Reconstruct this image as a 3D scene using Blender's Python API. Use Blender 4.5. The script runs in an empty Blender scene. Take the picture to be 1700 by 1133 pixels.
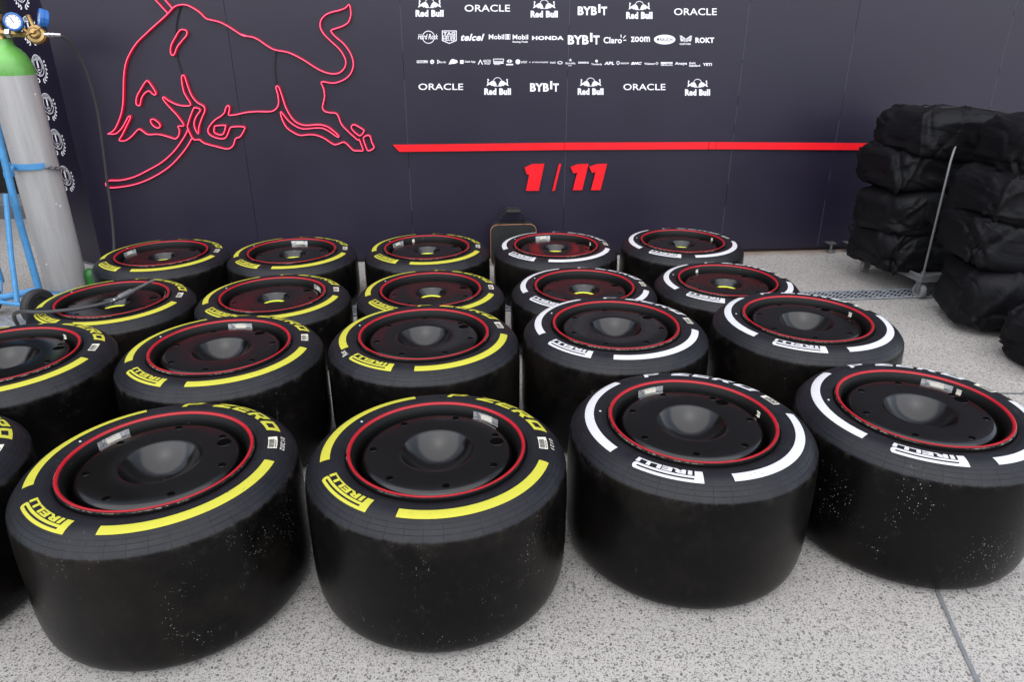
import bpy, bmesh, math, random
from math import sin, cos, pi, radians, sqrt, atan2, hypot, exp
from mathutils import Vector, Matrix, noise
from mathutils.geometry import tessellate_polygon

sc = bpy.context.scene
# ---------------------------------------------------------------- camera, sky, sun, exposure
cam = bpy.data.cameras.new("camera")
cam.lens = 25.26; cam.sensor_width = 36.0; cam.clip_start = 0.02; cam.clip_end = 500
camo = bpy.data.objects.new("camera", cam); sc.collection.objects.link(camo)
camo.location = (0, 0, 1.479); camo.rotation_euler = (radians(90 - 23.72), 0, 0)
sc.camera = camo
SUN_EL, SUN_AZ = radians(58), radians(183)       # azimuth: clockwise from +Y, so 183 is behind the camera
world = bpy.data.worlds.new("World"); sc.world = world; world.use_nodes = True
wn = world.node_tree.nodes; wl = world.node_tree.links
bg = wn["Background"]; sky = wn.new("ShaderNodeTexSky"); sky.sky_type = 'NISHITA'; sky.sun_disc = False
sky.sun_elevation = SUN_EL; sky.sun_rotation = SUN_AZ; sky.dust_density = 0.6; sky.air_density = 1.0
hs = wn.new("ShaderNodeHueSaturation"); hs.inputs['Saturation'].default_value = 0.45
wl.new(sky.outputs[0], hs.inputs['Color']); wl.new(hs.outputs[0], bg.inputs['Color'])
bg.inputs['Strength'].default_value = 0.145
sun = bpy.data.lights.new("sun", 'SUN'); sun.energy = 1.45; sun.angle = radians(115); sun.color = (1, .945, .88)
suno = bpy.data.objects.new("sun", sun); sc.collection.objects.link(suno)
sd = Vector((sin(SUN_AZ) * cos(SUN_EL), cos(SUN_AZ) * cos(SUN_EL), sin(SUN_EL)))
suno.rotation_euler = sd.to_track_quat('Z', 'Y').to_euler()
sc.view_settings.view_transform = 'Standard'; sc.view_settings.look = 'None'
sc.view_settings.gamma = 1.0; sc.view_settings.exposure = 1.2
sc.cycles.max_bounces = 6

# ---------------------------------------------------------------- measured outlines, metres on the wall (u along it, z up)
STROKES = [([(0.2254,0.8712),(0.2651,0.896),(0.3007,0.9457),(0.326,0.9921),(0.3469,1.0473),(0.3652,1.1202),(0.3837,1.1999),(0.4088,1.2708),(0.4451,1.3292),(0.496,1.387),(0.5532,1.4328),(0.6095,1.4755),(0.6649,1.5152),(0.7033,1.545),(0.7353,1.5731),(0.7615,1.5865),(0.7921,1.5911),(0.8211,1.5867),(0.8541,1.57),(0.886,1.5464),(0.9114,1.5182),(0.9401,1.5097),(0.9867,1.4984),(1.0316,1.4755),(1.0703,1.4497),(1.1037,1.4277),(1.1334,1.4207),(1.1,1.4323),(1.1291,1.4219),(1.1592,1.4178),(1.1941,1.4032),(1.2277,1.3786),(1.2619,1.3563),(1.2914,1.3444),(1.3463,1.3354),(1.3942,1.3175),(1.4531,1.2845),(1.5118,1.2452),(1.56,1.2208),(1.6035,1.2103),(1.6485,1.2143),(1.683,1.2414),(1.6958,1.2776),(1.6865,1.3136),(1.6617,1.3524),(1.6215,1.3908),(1.5818,1.4319),(1.564,1.4697),(1.5711,1.5072),(1.5988,1.5359),(1.6375,1.552),(1.6817,1.5617),(1.72,1.5749),(1.7433,1.5931),(1.75,1.5647),(1.747,1.5303),(1.7283,1.4957),(1.6922,1.4755),(1.66,1.4656),(1.6278,1.4552),(1.6267,1.4435),(1.6491,1.4172),(1.6897,1.3819),(1.7206,1.3403),(1.7375,1.2955),(1.7382,1.2533),(1.7185,1.2109),(1.6837,1.1805),(1.637,1.1612),(1.5981,1.1565),(1.5382,1.1642),(1.547,1.1261),(1.5489,1.0827),(1.5386,1.0454),(1.5289,1.0141),(1.5396,0.9919),(1.5679,0.9834),(1.6065,0.9788),(1.6209,0.9596),(1.636,0.9115),(1.6686,0.8724),(1.705,0.8363),(1.7265,0.8164),(1.7377,0.8163),(1.7472,0.7866),(1.7555,0.7502),(1.7307,0.7486),(1.6975,0.751),(1.679,0.7678),(1.6548,0.7944),(1.6358,0.8032),(1.6084,0.7937),(1.5814,0.7888),(1.5563,0.8022),(1.5194,0.8288),(1.4754,0.8475),(1.4301,0.8526),(1.3773,0.848),(1.3399,0.8633),(1.2983,0.8959),(1.2756,0.9472),(1.2715,0.9914),(1.2884,0.9724),(1.316,0.934),(1.3575,0.9017),(1.4013,0.8871),(1.4605,0.8909),(1.5127,0.8903),(1.5503,0.8738),(1.5809,0.8508),(1.6056,0.8342),(1.6117,0.842),(1.5891,0.8669),(1.5526,0.8963),(1.5147,0.9096),(1.4758,0.9119),(1.4363,0.9085),(1.3976,0.9108),(1.3605,0.9272),(1.332,0.9593),(1.3068,1.0162),(1.2946,1.0724),(1.2825,1.1281),(1.2697,1.1416),(1.2626,1.1313),(1.2683,1.0912),(1.2664,1.0416),(1.2483,1.0105),(1.214,0.9932),(1.1309,0.994),(1.0729,0.9901),(1.0338,0.9834),(0.999,0.9762),(0.9574,0.9748),(0.9642,0.9985),(0.9693,1.0234),(0.9576,1.0297),(0.944,1.0112),(0.9342,0.9894),(0.9086,0.9677),(0.8738,0.9492),(0.8364,0.9149),(0.819,0.8865),(0.8244,0.8609),(0.8564,0.8413),(0.9001,0.8331),(0.9248,0.8469),(0.9467,0.885),(0.9656,0.9039),(1.0393,0.9031),(1.0324,0.8777),(1.0046,0.8427),(0.9774,0.8334),(0.9587,0.7949),(0.9364,0.7757),(0.9098,0.7715),(0.8664,0.7831),(0.7866,0.8068),(0.7584,0.8297),(0.7264,0.8301),(0.7118,0.8559),(0.7005,0.9005),(0.7038,0.9195),(0.7284,0.9695),(0.7554,1.016),(0.7655,1.0202),(0.7949,1.0075),(0.7631,0.9691),(0.744,0.9317),(0.7438,0.8937),(0.758,0.8649),(0.7682,0.9061),(0.7967,0.9625),(0.8188,0.9998),(0.8172,1.0278),(0.7832,1.0498),(0.7582,1.0869),(0.745,1.1358),(0.7363,1.1919),(0.7278,1.207),(0.717,1.198),(0.7132,1.1559),(0.7171,1.1012),(0.7432,1.0365),(0.6861,1.0327),(0.6505,1.0435),(0.6165,1.0622),(0.5924,1.0826),(0.5847,1.0747),(0.6007,1.0439),(0.6307,1.0034),(0.6509,0.9765),(0.6811,0.9166),(0.6455,0.9119),(0.6489,0.8884),(0.6387,0.8568),(0.616,0.8366),(0.5888,0.8446),(0.5228,0.8645),(0.4595,0.864),(0.4371,0.8782),(0.4155,0.8962),(0.3988,0.8913),(0.3566,0.8538),(0.3137,0.8289),(0.2798,0.8325),(0.3015,0.8608),(0.337,0.9109),(0.3748,0.9668),(0.3655,0.9731),(0.3448,0.9484),(0.3108,0.9049),(0.266,0.8708),(0.2254,0.8712)],1),([(0.7624,1.4584),(0.7885,1.4527),(0.7875,1.4297),(0.7582,1.401),(0.7211,1.3634),(0.699,1.3255),(0.6854,1.3179),(0.6781,1.3343),(0.6898,1.375),(0.722,1.4183),(0.7417,1.4441)],1),([(0.5047,1.1723),(0.5225,1.1691),(0.5508,1.1085),(0.5392,1.0964),(0.523,1.1087),(0.5125,1.1179),(0.4891,1.109),(0.4615,1.0787),(0.4455,1.039),(0.4359,1.0348),(0.4238,1.0454),(0.4349,1.085),(0.4607,1.1213)],1),([(0.4889,0.95),(0.5086,0.9542),(0.5329,0.9339),(0.54,0.915),(0.5269,0.9025),(0.5061,0.909),(0.4909,0.9281)],1),([(0.8677,0.9114),(0.9256,0.9139),(0.9273,0.9044),(0.908,0.8631),(0.8785,0.859),(0.8552,0.8733),(0.8593,0.8988)],1),([(0.6988,0.891),(0.6811,0.8626),(0.6402,0.8119),(0.585,0.7546),(0.5101,0.697),(0.4244,0.6523),(0.3254,0.6077),(0.2376,0.5873),(0.1535,0.5841),(0.1513,0.5441),(0.2486,0.5477),(0.3431,0.5674),(0.4411,0.6057),(0.5425,0.6636),(0.6187,0.728),(0.6739,0.7857),(0.7154,0.8399)],0),([(0.6008,1.6733),(0.6479,1.6129),(0.7015,1.545)],0),([(0.6547,1.679),(0.7011,1.6131),(0.732,1.5714)],0),([(1.7147,0.9093),(1.768,0.8778),(1.7683,0.8648),(1.7521,0.8455),(1.7355,0.8444),(1.7078,0.8687),(1.6936,0.8947)],1),([(1.7635,0.8225),(1.7712,0.8355),(1.7918,0.8437),(1.8077,0.835),(1.8149,0.7989),(1.8257,0.7658),(1.7875,0.7478),(1.7733,0.7797)],1)]
CABLES = [[(0.7778,1.5858),(0.7496,1.5295),(0.7303,1.4727),(0.7207,1.4268)],[(0.7058,1.328),(0.7086,1.2689),(0.7164,1.2092)],[(1.2881,1.3411),(1.2741,1.2906),(1.2666,1.2426),(1.2641,1.1454)]]
TEXTS = [('Red Bull',[(2.129,1.5282),(2.2968,1.5284),(2.2982,1.5661),(2.131,1.5658)],0.055,0.0,0),('ORACLE',[(2.4236,1.5569),(2.6989,1.5573),(2.6989,1.5956),(2.4246,1.595)],0.01,0.0,0),('Red Bull',[(2.8245,1.5246),(2.9914,1.5248),(2.9904,1.563),(2.8241,1.5627)],0.055,0.0,0),('BYB',[(3.1138,1.5382),(3.233,1.5383),(3.2307,1.5872),(3.112,1.587)],0.04,0.0,0),('T',[(3.2595,1.5384),(3.296,1.5384),(3.2935,1.5861),(3.2571,1.586)],0.04,0.0,0),('I',[(3.2406,1.5518),(3.2543,1.5518),(3.2519,1.5994),(3.2383,1.5994)],0.04,0.0,0),('Red Bull',[(3.4168,1.5171),(3.5821,1.5172),(3.5788,1.5575),(3.4142,1.5572)],0.055,0.0,0),('ORACLE',[(3.716,1.5389),(3.9876,1.5392),(3.983,1.5785),(3.7124,1.578)],0.01,0.0,0),('Hard Rock',[(2.1368,1.4032),(2.2583,1.403),(2.2595,1.433),(2.1383,1.4331)],0.02,0.25,0),('TAG',[(2.2911,1.426),(2.3637,1.426),(2.3643,1.4447),(2.2918,1.4447)],0.04,0.0,0),('HEUER',[(2.2881,1.3938),(2.3656,1.3937),(2.3664,1.419),(2.2891,1.4191)],0.02,0.0,0),('telcel',[(2.3965,1.3942),(2.541,1.394),(2.5416,1.4339),(2.3976,1.434)],0.03,0.3,0),('Mobil',[(2.5675,1.4026),(2.6628,1.4024),(2.6629,1.4311),(2.5679,1.4311)],0.025,0.0,0),('1',[(2.6763,1.4046),(2.6911,1.4046),(2.6911,1.4294),(2.6764,1.4294)],0.03,0.0,0),('Mobil',[(2.7147,1.4013),(2.8104,1.4012),(2.8102,1.4293),(2.7146,1.4294)],0.025,0.0,0),('Racing Fuels',[(2.7147,1.3807),(2.8082,1.3805),(2.8081,1.3936),(2.7147,1.3937)],0.03,0.0,0),('HONDA',[(2.8347,1.3984),(3.0311,1.3981),(3.0304,1.4215),(2.8345,1.4217)],0.045,0.0,0),('BYB',[(3.0582,1.3724),(3.1888,1.3721),(3.1865,1.4255),(3.0566,1.4256)],0.04,0.0,0),('T',[(3.2178,1.3721),(3.2579,1.372),(3.2553,1.4241),(3.2154,1.4241)],0.04,0.0,0),('I',[(3.1972,1.3868),(3.2122,1.3868),(3.2098,1.4387),(3.1949,1.4387)],0.04,0.0,0),('Claro',[(3.2823,1.3785),(3.3985,1.3783),(3.3962,1.4151),(3.2804,1.4152)],0.025,0.0,0),('zoom',[(3.4544,1.3859),(3.5761,1.3857),(3.5736,1.4176),(3.4523,1.4178)],0.025,0.0,0),('RAUCH',[(3.6393,1.39),(3.7188,1.3899),(3.7169,1.4109),(3.6375,1.411)],0.0,0,1),('CASTORE',[(3.7675,1.3687),(3.8395,1.3686),(3.8384,1.3792),(3.7664,1.3793)],0.03,0.0,0),('ROKT',[(3.868,1.3797),(3.9897,1.3794),(3.986,1.4116),(3.8646,1.4118)],0.04,0.0,0),('PIRELLI',[(2.1275,1.2709),(2.1854,1.2706),(2.1859,1.2805),(2.128,1.2807)],0.01,0,1),('hp',[(2.2081,1.2672),(2.2245,1.2672),(2.2251,1.2809),(2.2087,1.281)],0.0,0.2,1),('poly',[(2.2691,1.2659),(2.3026,1.2658),(2.3031,1.279),(2.2696,1.2791)],0.02,0.0,0),('Cash App',[(2.4165,1.267),(2.4827,1.2667),(2.483,1.2816),(2.4169,1.2819)],0.03,0.0,0),('ARCTIC',[(2.5303,1.2732),(2.5789,1.273),(2.5791,1.2857),(2.5305,1.2859)],0.03,0.0,0),('WOLF',[(2.5371,1.2582),(2.5764,1.258),(2.5765,1.2713),(2.5373,1.2715)],0.03,0.0,0),('AT&T',[(2.7673,1.265),(2.8057,1.2649),(2.8056,1.2777),(2.7673,1.2778)],0.02,0.0,0),('KT FIVE ATHLETES',[(2.8374,1.2664),(2.9366,1.266),(2.9365,1.2738),(2.8373,1.2742)],0.03,0.0,0),('intel',[(2.95,1.2626),(2.9819,1.2625),(2.9816,1.2759),(2.9497,1.276)],0.02,0.0,0),('Estrella',[(3.0479,1.2583),(3.1091,1.2581),(3.1087,1.2693),(3.0476,1.2695)],0.02,0.0,0),('0,0',[(3.0659,1.2459),(3.0853,1.2458),(3.085,1.2542),(3.0656,1.2543)],0.02,0.0,0),('SIEMENS',[(3.1272,1.2619),(3.194,1.2616),(3.1935,1.2723),(3.1268,1.2725)],0.04,0.0,0),('Therabody',[(3.211,1.2492),(3.2787,1.2489),(3.2779,1.263),(3.2103,1.2633)],0.02,0.0,0),('APL',[(3.2943,1.2539),(3.3573,1.2537),(3.3562,1.2717),(3.2933,1.2719)],0.05,0.1,0),('HEXAGON',[(3.3981,1.2575),(3.4508,1.2572),(3.4502,1.2668),(3.3975,1.267)],0.03,0.0,0),('BMC',[(3.4646,1.2532),(3.5342,1.253),(3.533,1.2693),(3.4635,1.2696)],0.05,0.3,0),('Walmart',[(3.5508,1.2529),(3.6187,1.2526),(3.6177,1.265),(3.5499,1.2653)],0.03,0.0,0),('sparco',[(3.6573,1.2502),(3.7335,1.2499),(3.7321,1.2657),(3.6559,1.266)],0.045,0.0,0),('Ansys',[(3.7493,1.2475),(3.827,1.2472),(3.8249,1.2682),(3.7473,1.2685)],0.03,0.0,0),('Gold',[(3.8406,1.2551),(3.8805,1.2549),(3.8791,1.268),(3.8392,1.2681)],0.03,0.0,0),('Standard',[(3.8421,1.2403),(3.9133,1.24),(3.9119,1.2531),(3.8407,1.2534)],0.03,0.0,0),('YETI',[(3.9315,1.2445),(3.9904,1.2442),(3.9884,1.2613),(3.9297,1.2615)],0.04,0.0,0),('ORACLE',[(2.1245,1.1116),(2.4033,1.1096),(2.4044,1.1481),(2.1265,1.1498)],0.01,0.0,0),('Red Bull',[(2.5349,1.0791),(2.7038,1.0778),(2.7039,1.1178),(2.5356,1.119)],0.055,0.0,0),('BYB',[(2.8254,1.097),(2.9453,1.0961),(2.9442,1.1465),(2.8248,1.1472)],0.04,0.0,0),('T',[(2.9719,1.096),(3.0087,1.0957),(3.0074,1.1449),(2.9708,1.1451)],0.04,0.0,0),('I',[(2.9532,1.11),(2.967,1.1099),(2.9659,1.1589),(2.9522,1.159)],0.04,0.0,0),('Red Bull',[(3.1311,1.0746),(3.2982,1.0734),(3.2961,1.1139),(3.1296,1.115)],0.055,0.0,0),('ORACLE',[(3.4251,1.1014),(3.7002,1.0995),(3.6968,1.1384),(3.4227,1.1401)],0.01,0.0,0),('Red Bull',[(3.8327,1.0647),(3.9991,1.0634),(3.9945,1.1034),(3.8287,1.1045)],0.055,0.0,0)]
BULLS = [[(2.145,1.5725),(2.2847,1.5727),(2.2869,1.6279),(2.1479,1.6275)],[(2.8376,1.5693),(2.9766,1.5695),(2.9753,1.6238),(2.837,1.6234)],[(3.4272,1.5637),(3.5648,1.5639),(3.5606,1.617),(3.4237,1.6167)],[(2.5494,1.1258),(2.6901,1.1249),(2.6902,1.1823),(2.5502,1.1831)],[(3.1429,1.1217),(3.2821,1.1208),(3.2792,1.177),(3.1408,1.1778)],[(3.8416,1.1111),(3.9802,1.1101),(3.974,1.1655),(3.8361,1.1663)]]
POLYS = [([(3.7375,1.3998),(3.7364,1.3936),(3.7318,1.3876),(3.7242,1.3823),(3.7137,1.3778),(3.701,1.3745),(3.6866,1.3724),(3.6714,1.3717),(3.6561,1.3725),(3.6414,1.3746),(3.6282,1.3779),(3.6169,1.3824),(3.6084,1.3878),(3.6028,1.3938),(3.6006,1.4),(3.6018,1.4062),(3.6064,1.4122),(3.614,1.4175),(3.6245,1.4219),(3.6371,1.4252),(3.6514,1.4273),(3.6665,1.428),(3.6818,1.4272),(3.6964,1.4251),(3.7097,1.4218),(3.7209,1.4174),(3.7296,1.412),(3.7352,1.4061)],0),([(3.6328,1.4011),(3.6328,1.3994),(3.6324,1.3977),(3.6318,1.3963),(3.6308,1.3951),(3.6296,1.3941),(3.6282,1.3936),(3.6268,1.3934),(3.6253,1.3936),(3.6238,1.3941),(3.6224,1.3951),(3.6213,1.3963),(3.6204,1.3977),(3.6197,1.3994),(3.6194,1.4011),(3.6195,1.4028),(3.6198,1.4044),(3.6205,1.4059),(3.6214,1.4071),(3.6226,1.408),(3.624,1.4086),(3.6255,1.4088),(3.627,1.4086),(3.6285,1.408),(3.6298,1.4071),(3.631,1.4059),(3.6319,1.4044),(3.6325,1.4028)],1),([(3.7991,1.3842),(3.8046,1.3914),(3.7796,1.408),(3.7619,1.4262),(3.7665,1.4174)],0),([(3.7988,1.3876),(3.8041,1.3959),(3.7766,1.4136),(3.764,1.4174),(3.7699,1.4075)],0),([(3.7985,1.3909),(3.8037,1.4003),(3.7736,1.4191),(3.7661,1.4086),(3.7733,1.3976)],0),([(3.7982,1.3942),(3.8033,1.4047),(3.7707,1.4246),(3.7682,1.3998),(3.7767,1.3876)],0),([(3.8139,1.3842),(3.807,1.3914),(3.8287,1.408),(3.8428,1.4262),(3.84,1.4173)],0),([(3.8136,1.3875),(3.8066,1.3958),(3.8306,1.4135),(3.8425,1.4173),(3.8386,1.4074)],0),([(3.8132,1.3909),(3.8062,1.4003),(3.8325,1.419),(3.8422,1.4085),(3.8372,1.3975)],0),([(3.8129,1.3942),(3.8057,1.4047),(3.8344,1.4245),(3.8419,1.3997),(3.8357,1.3875)],0),([(2.1235,1.2835),(2.1901,1.2832),(2.1894,1.2684),(2.1227,1.2687)],0),([(2.2296,1.2754),(2.2291,1.2726),(2.2281,1.2699),(2.2264,1.2676),(2.2243,1.2655),(2.2218,1.264),(2.219,1.2631),(2.2161,1.2628),(2.2133,1.2631),(2.2106,1.2641),(2.2082,1.2656),(2.2063,1.2676),(2.2048,1.27),(2.204,1.2727),(2.2038,1.2755),(2.2043,1.2783),(2.2053,1.281),(2.207,1.2833),(2.2091,1.2854),(2.2116,1.2868),(2.2144,1.2878),(2.2172,1.2881),(2.2201,1.2877),(2.2228,1.2868),(2.2251,1.2853),(2.2271,1.2833),(2.2285,1.2809),(2.2294,1.2782)],0),([(2.3171,1.2602),(2.3297,1.2833),(2.3406,1.292),(2.3709,1.2831),(2.3735,1.271),(2.3585,1.2644)],0),([(2.3886,1.2847),(2.4104,1.2846),(2.4099,1.2631),(2.388,1.2632)],0),([(2.5944,1.2712),(2.658,1.271),(2.658,1.2632),(2.5943,1.2635)],0),([(2.5984,1.2596),(2.6359,1.2594),(2.6359,1.2567),(2.5984,1.2568)],0),([(2.6759,1.2776),(2.6926,1.2891),(2.6926,1.2653)],0),([(2.6968,1.2891),(2.7147,1.2774),(2.6968,1.2653)],0),([(2.6741,1.2621),(2.7177,1.2619),(2.7177,1.2535),(2.6741,1.2537)],0),([(2.7625,1.2734),(2.7622,1.2702),(2.761,1.2671),(2.7593,1.2644),(2.7569,1.2621),(2.7541,1.2604),(2.751,1.2594),(2.7476,1.259),(2.7442,1.2594),(2.7411,1.2605),(2.7383,1.2622),(2.7359,1.2645),(2.7341,1.2672),(2.733,1.2703),(2.7326,1.2735),(2.733,1.2767),(2.7341,1.2797),(2.7359,1.2825),(2.7382,1.2847),(2.7411,1.2864),(2.7442,1.2875),(2.7475,1.2878),(2.7509,1.2874),(2.754,1.2864),(2.7568,1.2847),(2.7592,1.2824),(2.761,1.2796),(2.7621,1.2766)],0),([(2.82,1.2732),(2.8254,1.2731),(2.8254,1.2676),(2.82,1.2676)],0),([(3.0771,1.2917),(3.0803,1.285),(3.0876,1.2844),(3.0817,1.28),(3.0843,1.2738),(3.0775,1.2778),(3.071,1.2739),(3.0732,1.28),(3.067,1.2845),(3.0743,1.285)],0),([(3.2517,1.276),(3.2516,1.2743),(3.251,1.2726),(3.2501,1.2711),(3.2488,1.2699),(3.2472,1.2689),(3.2454,1.2684),(3.2436,1.2682),(3.2417,1.2684),(3.2398,1.269),(3.2382,1.2699),(3.2368,1.2712),(3.2357,1.2726),(3.235,1.2743),(3.2347,1.2761),(3.2348,1.2778),(3.2354,1.2795),(3.2363,1.2809),(3.2376,1.2821),(3.2391,1.2831),(3.2409,1.2836),(3.2428,1.2838),(3.2447,1.2836),(3.2466,1.2831),(3.2482,1.2821),(3.2496,1.2809),(3.2507,1.2794),(3.2514,1.2777)],0)]
LINES = [([(2.2368,1.4154),(2.2356,1.4078),(2.2326,1.4005),(2.2281,1.394),(2.2221,1.3886),(2.2151,1.3844),(2.2074,1.3819),(2.1993,1.3811),(2.1914,1.3819),(2.1839,1.3845),(2.1773,1.3886),(2.1719,1.3941),(2.1679,1.4006),(2.1657,1.4079),(2.1651,1.4155),(2.1664,1.4231),(2.1694,1.4303),(2.174,1.4368),(2.1799,1.4422),(2.1869,1.4463),(2.1945,1.4487),(2.2025,1.4496),(2.2104,1.4487),(2.2179,1.4462),(2.2245,1.4421),(2.2299,1.4367),(2.2339,1.4303),(2.2362,1.423)],0.004,1),([(2.2863,1.4501),(2.3708,1.45),(2.3691,1.3964),(2.3261,1.3803),(2.2842,1.3965)],0.0047,1),([(2.2852,1.4223),(2.3699,1.4222)],0.0033,0),([(2.6699,1.43),(2.6982,1.43),(2.6981,1.4035),(2.6699,1.4035)],0.0033,1),([(3.3893,1.4288),(3.3921,1.4124)],0.0053,0),([(3.4192,1.4238),(3.4045,1.408)],0.0053,0),([(3.4065,1.3959),(3.4246,1.397)],0.0053,0),([(2.2505,1.2847),(2.2497,1.266),(2.266,1.2753)],0.0047,1),([(2.5003,1.2589),(2.5138,1.2837),(2.5276,1.2588)],0.006,0),([(2.5957,1.29),(2.6575,1.2898),(2.6575,1.2765),(2.5956,1.2768)],0.004,1),([(3.0265,1.2673),(3.0261,1.2657),(3.0251,1.2642),(3.0235,1.2628),(3.0212,1.2617),(3.0184,1.2608),(3.0154,1.2603),(3.0122,1.2601),(3.009,1.2603),(3.0059,1.2609),(3.0031,1.2617),(3.0007,1.2629),(2.999,1.2643),(2.9979,1.2658),(2.9975,1.2675),(2.9978,1.2691),(2.9988,1.2706),(3.0005,1.272),(3.0028,1.2731),(3.0055,1.274),(3.0086,1.2745),(3.0118,1.2747),(3.015,1.2745),(3.0181,1.2739),(3.0209,1.2731),(3.0232,1.2719),(3.0249,1.2705),(3.0261,1.269)],0.004,1),([(3.3728,1.2699),(3.3806,1.2738),(3.3887,1.2699),(3.3893,1.2603),(3.3817,1.2547),(3.3734,1.2604)],0.004,1),([(3.6348,1.2605),(3.6409,1.2604)],0.0033,0),([(3.6331,1.2575),(3.6367,1.2526)],0.0033,0),([(3.6294,1.2575),(3.6268,1.2526)],0.0033,0),([(3.6273,1.2605),(3.6212,1.2605)],0.0033,0),([(3.629,1.2634),(3.6255,1.2683)],0.0033,0),([(3.6327,1.2634),(3.6353,1.2683)],0.0033,0),([(3.6558,1.2671),(3.7326,1.2668)],0.0027,0),([(3.6574,1.2485),(3.7343,1.2482)],0.0027,0)]
NUMS = [[(2.7925,0.6261),(2.8414,0.6475),(2.923,0.6482),(2.8883,0.4709),(2.8015,0.4716),(2.8224,0.5772),(2.8076,0.5804)],[(3.0187,0.6447),(3.0355,0.6455),(2.9953,0.4689),(2.9783,0.4683)],[(3.0966,0.6242),(3.1426,0.6419),(3.2171,0.6427),(3.1812,0.4694),(3.1168,0.4696),(3.1427,0.5865),(3.1169,0.582)],[(3.2209,0.6242),(3.272,0.6408),(3.3418,0.6417),(3.3056,0.4671),(3.2399,0.4673),(3.2664,0.5893),(3.2427,0.5829)]]
BAR = [(1.9452,0.783),(3.0633,0.7817),(4.0715,0.7726),(5.1883,0.7503),(5.1423,0.7051),(4.077,0.7257),(3.0647,0.7349),(1.9843,0.7374)]
BARSEAMS = [4.0201,4.0695]
SEAMS = [2.0401,3.0633,4.1889,4.9045]
EMB = [(0.26,1.4697),(0.1954,1.2586),(0.1855,1.0386),(0.1915,0.8246),(0.2079,0.5978),(0.1861,1.6654)]


# ---------------------------------------------------------------- helpers
C = sc.collection
def mesh_obj(name, verts, faces, mats, parent=None, smooth=False, midx=None, sharp=None):
    m = bpy.data.meshes.new(name); m.from_pydata([tuple(v) for v in verts], [], faces)
    for mt in (mats if isinstance(mats, (list, tuple)) else [mats]): m.materials.append(mt)
    if midx: m.polygons.foreach_set('material_index', midx)
    m.update()
    if smooth:
        m.polygons.foreach_set('use_smooth', [True] * len(m.polygons))
        if sharp: m.set_sharp_from_angle(angle=radians(sharp))
    o = bpy.data.objects.new(name, m); C.objects.link(o)
    if parent: o.parent = parent
    return o
def thing(name, label, cat, loc=(0, 0, 0), rz=0, group=None):
    o = bpy.data.objects.new(name, None); C.objects.link(o); o.location = loc; o.rotation_euler = (0, 0, rz)
    o.empty_display_size = .1
    return tag(o, label, cat, group)
def tag(o, label, cat, group=None):
    o['label'] = label; o['category'] = cat
    if group: o['group'] = group
    return o
def structure(o): o['kind'] = 'structure'; return o

class MB:
    def __init__(s): s.v = []; s.f = []; s.m = []
    def add(s, v, f, mi=0):
        b = len(s.v); s.v += [tuple(q) for q in v]; s.f += [tuple(i + b for i in q) for q in f]; s.m += [mi] * len(f)
    def box(s, a, b, mi=0, M=None):
        v = [(x, y, z) for z in (a[2], b[2]) for y in (a[1], b[1]) for x in (a[0], b[0])]
        if M: v = [M @ Vector(q) for q in v]
        s.add(v, [(0, 2, 3, 1), (4, 5, 7, 6), (0, 1, 5, 4), (2, 6, 7, 3), (0, 4, 6, 2), (1, 3, 7, 5)], mi)
    def tube(s, pts, r, n=10, mi=0, closed=False):
        pts = [Vector(p) for p in pts]; N = len(pts); rings = []; up = None
        rr = r if isinstance(r, (list, tuple)) else [r] * N
        for i, p in enumerate(pts):
            a = pts[(i - 1) % N] if (i > 0 or closed) else p; b = pts[(i + 1) % N] if (i < N - 1 or closed) else p
            t = (b - a).normalized()
            if up is None:
                up = Vector((0, 0, 1)) if abs(t.z) < .9 else Vector((1, 0, 0))
            x = t.cross(up); x = x.normalized() if x.length > 1e-6 else t.orthogonal().normalized()
            up = x.cross(t).normalized()
            rings.append([p + rr[i] * (cos(2 * pi * k / n) * x + sin(2 * pi * k / n) * up) for k in range(n)])
        v = [q for g in rings for q in g]; f = []
        for i in range(N if closed else N - 1):
            j = (i + 1) % N
            for k in range(n): f.append((i * n + k, i * n + (k + 1) % n, j * n + (k + 1) % n, j * n + k))
        if not closed: f += [tuple(reversed(range(n))), tuple((N - 1) * n + k for k in range(n))]
        s.add(v, f, mi)
    def lathe(s, prof, n=96, M=None, mi=0, a0=0, a1=2 * pi):
        full = abs(a1 - a0 - 2 * pi) < 1e-6; cols = n if full else n + 1
        v = []
        for i in range(cols):
            a = a0 + (a1 - a0) * i / n
            v += [Vector((r * cos(a), r * sin(a), z)) for r, z in prof]
        if M: v = [M @ q for q in v]
        k = len(prof); f = []
        for i in range(n):
            j = (i + 1) % cols
            for q in range(k - 1):
                f.append((i * k + q, j * k + q, j * k + q + 1, i * k + q + 1))
        s.add(v, f, mi)
    def build(s, name, mats, parent=None, smooth=False, sharp=35):
        return mesh_obj(name, s.v, s.f, mats, parent, smooth, s.m if any(s.m) else None, sharp)

def spline(pts, sub=4, closed=False):
    n = len(pts); out = []
    P = lambda i: Vector(pts[i % n] if closed else pts[max(0, min(n - 1, i))])
    for i in range(n if closed else n - 1):
        p0, p1, p2, p3 = P(i - 1), P(i), P(i + 1), P(i + 2)
        for k in range(sub):
            t = k / sub
            out.append(.5 * ((2 * p1) + (p2 - p0) * t + (2 * p0 - 5 * p1 + 4 * p2 - p3) * t * t + (3 * p1 - p0 - 3 * p2 + p3) * t ** 3))
    if not closed: out.append(P(n - 1))
    return out

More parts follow.
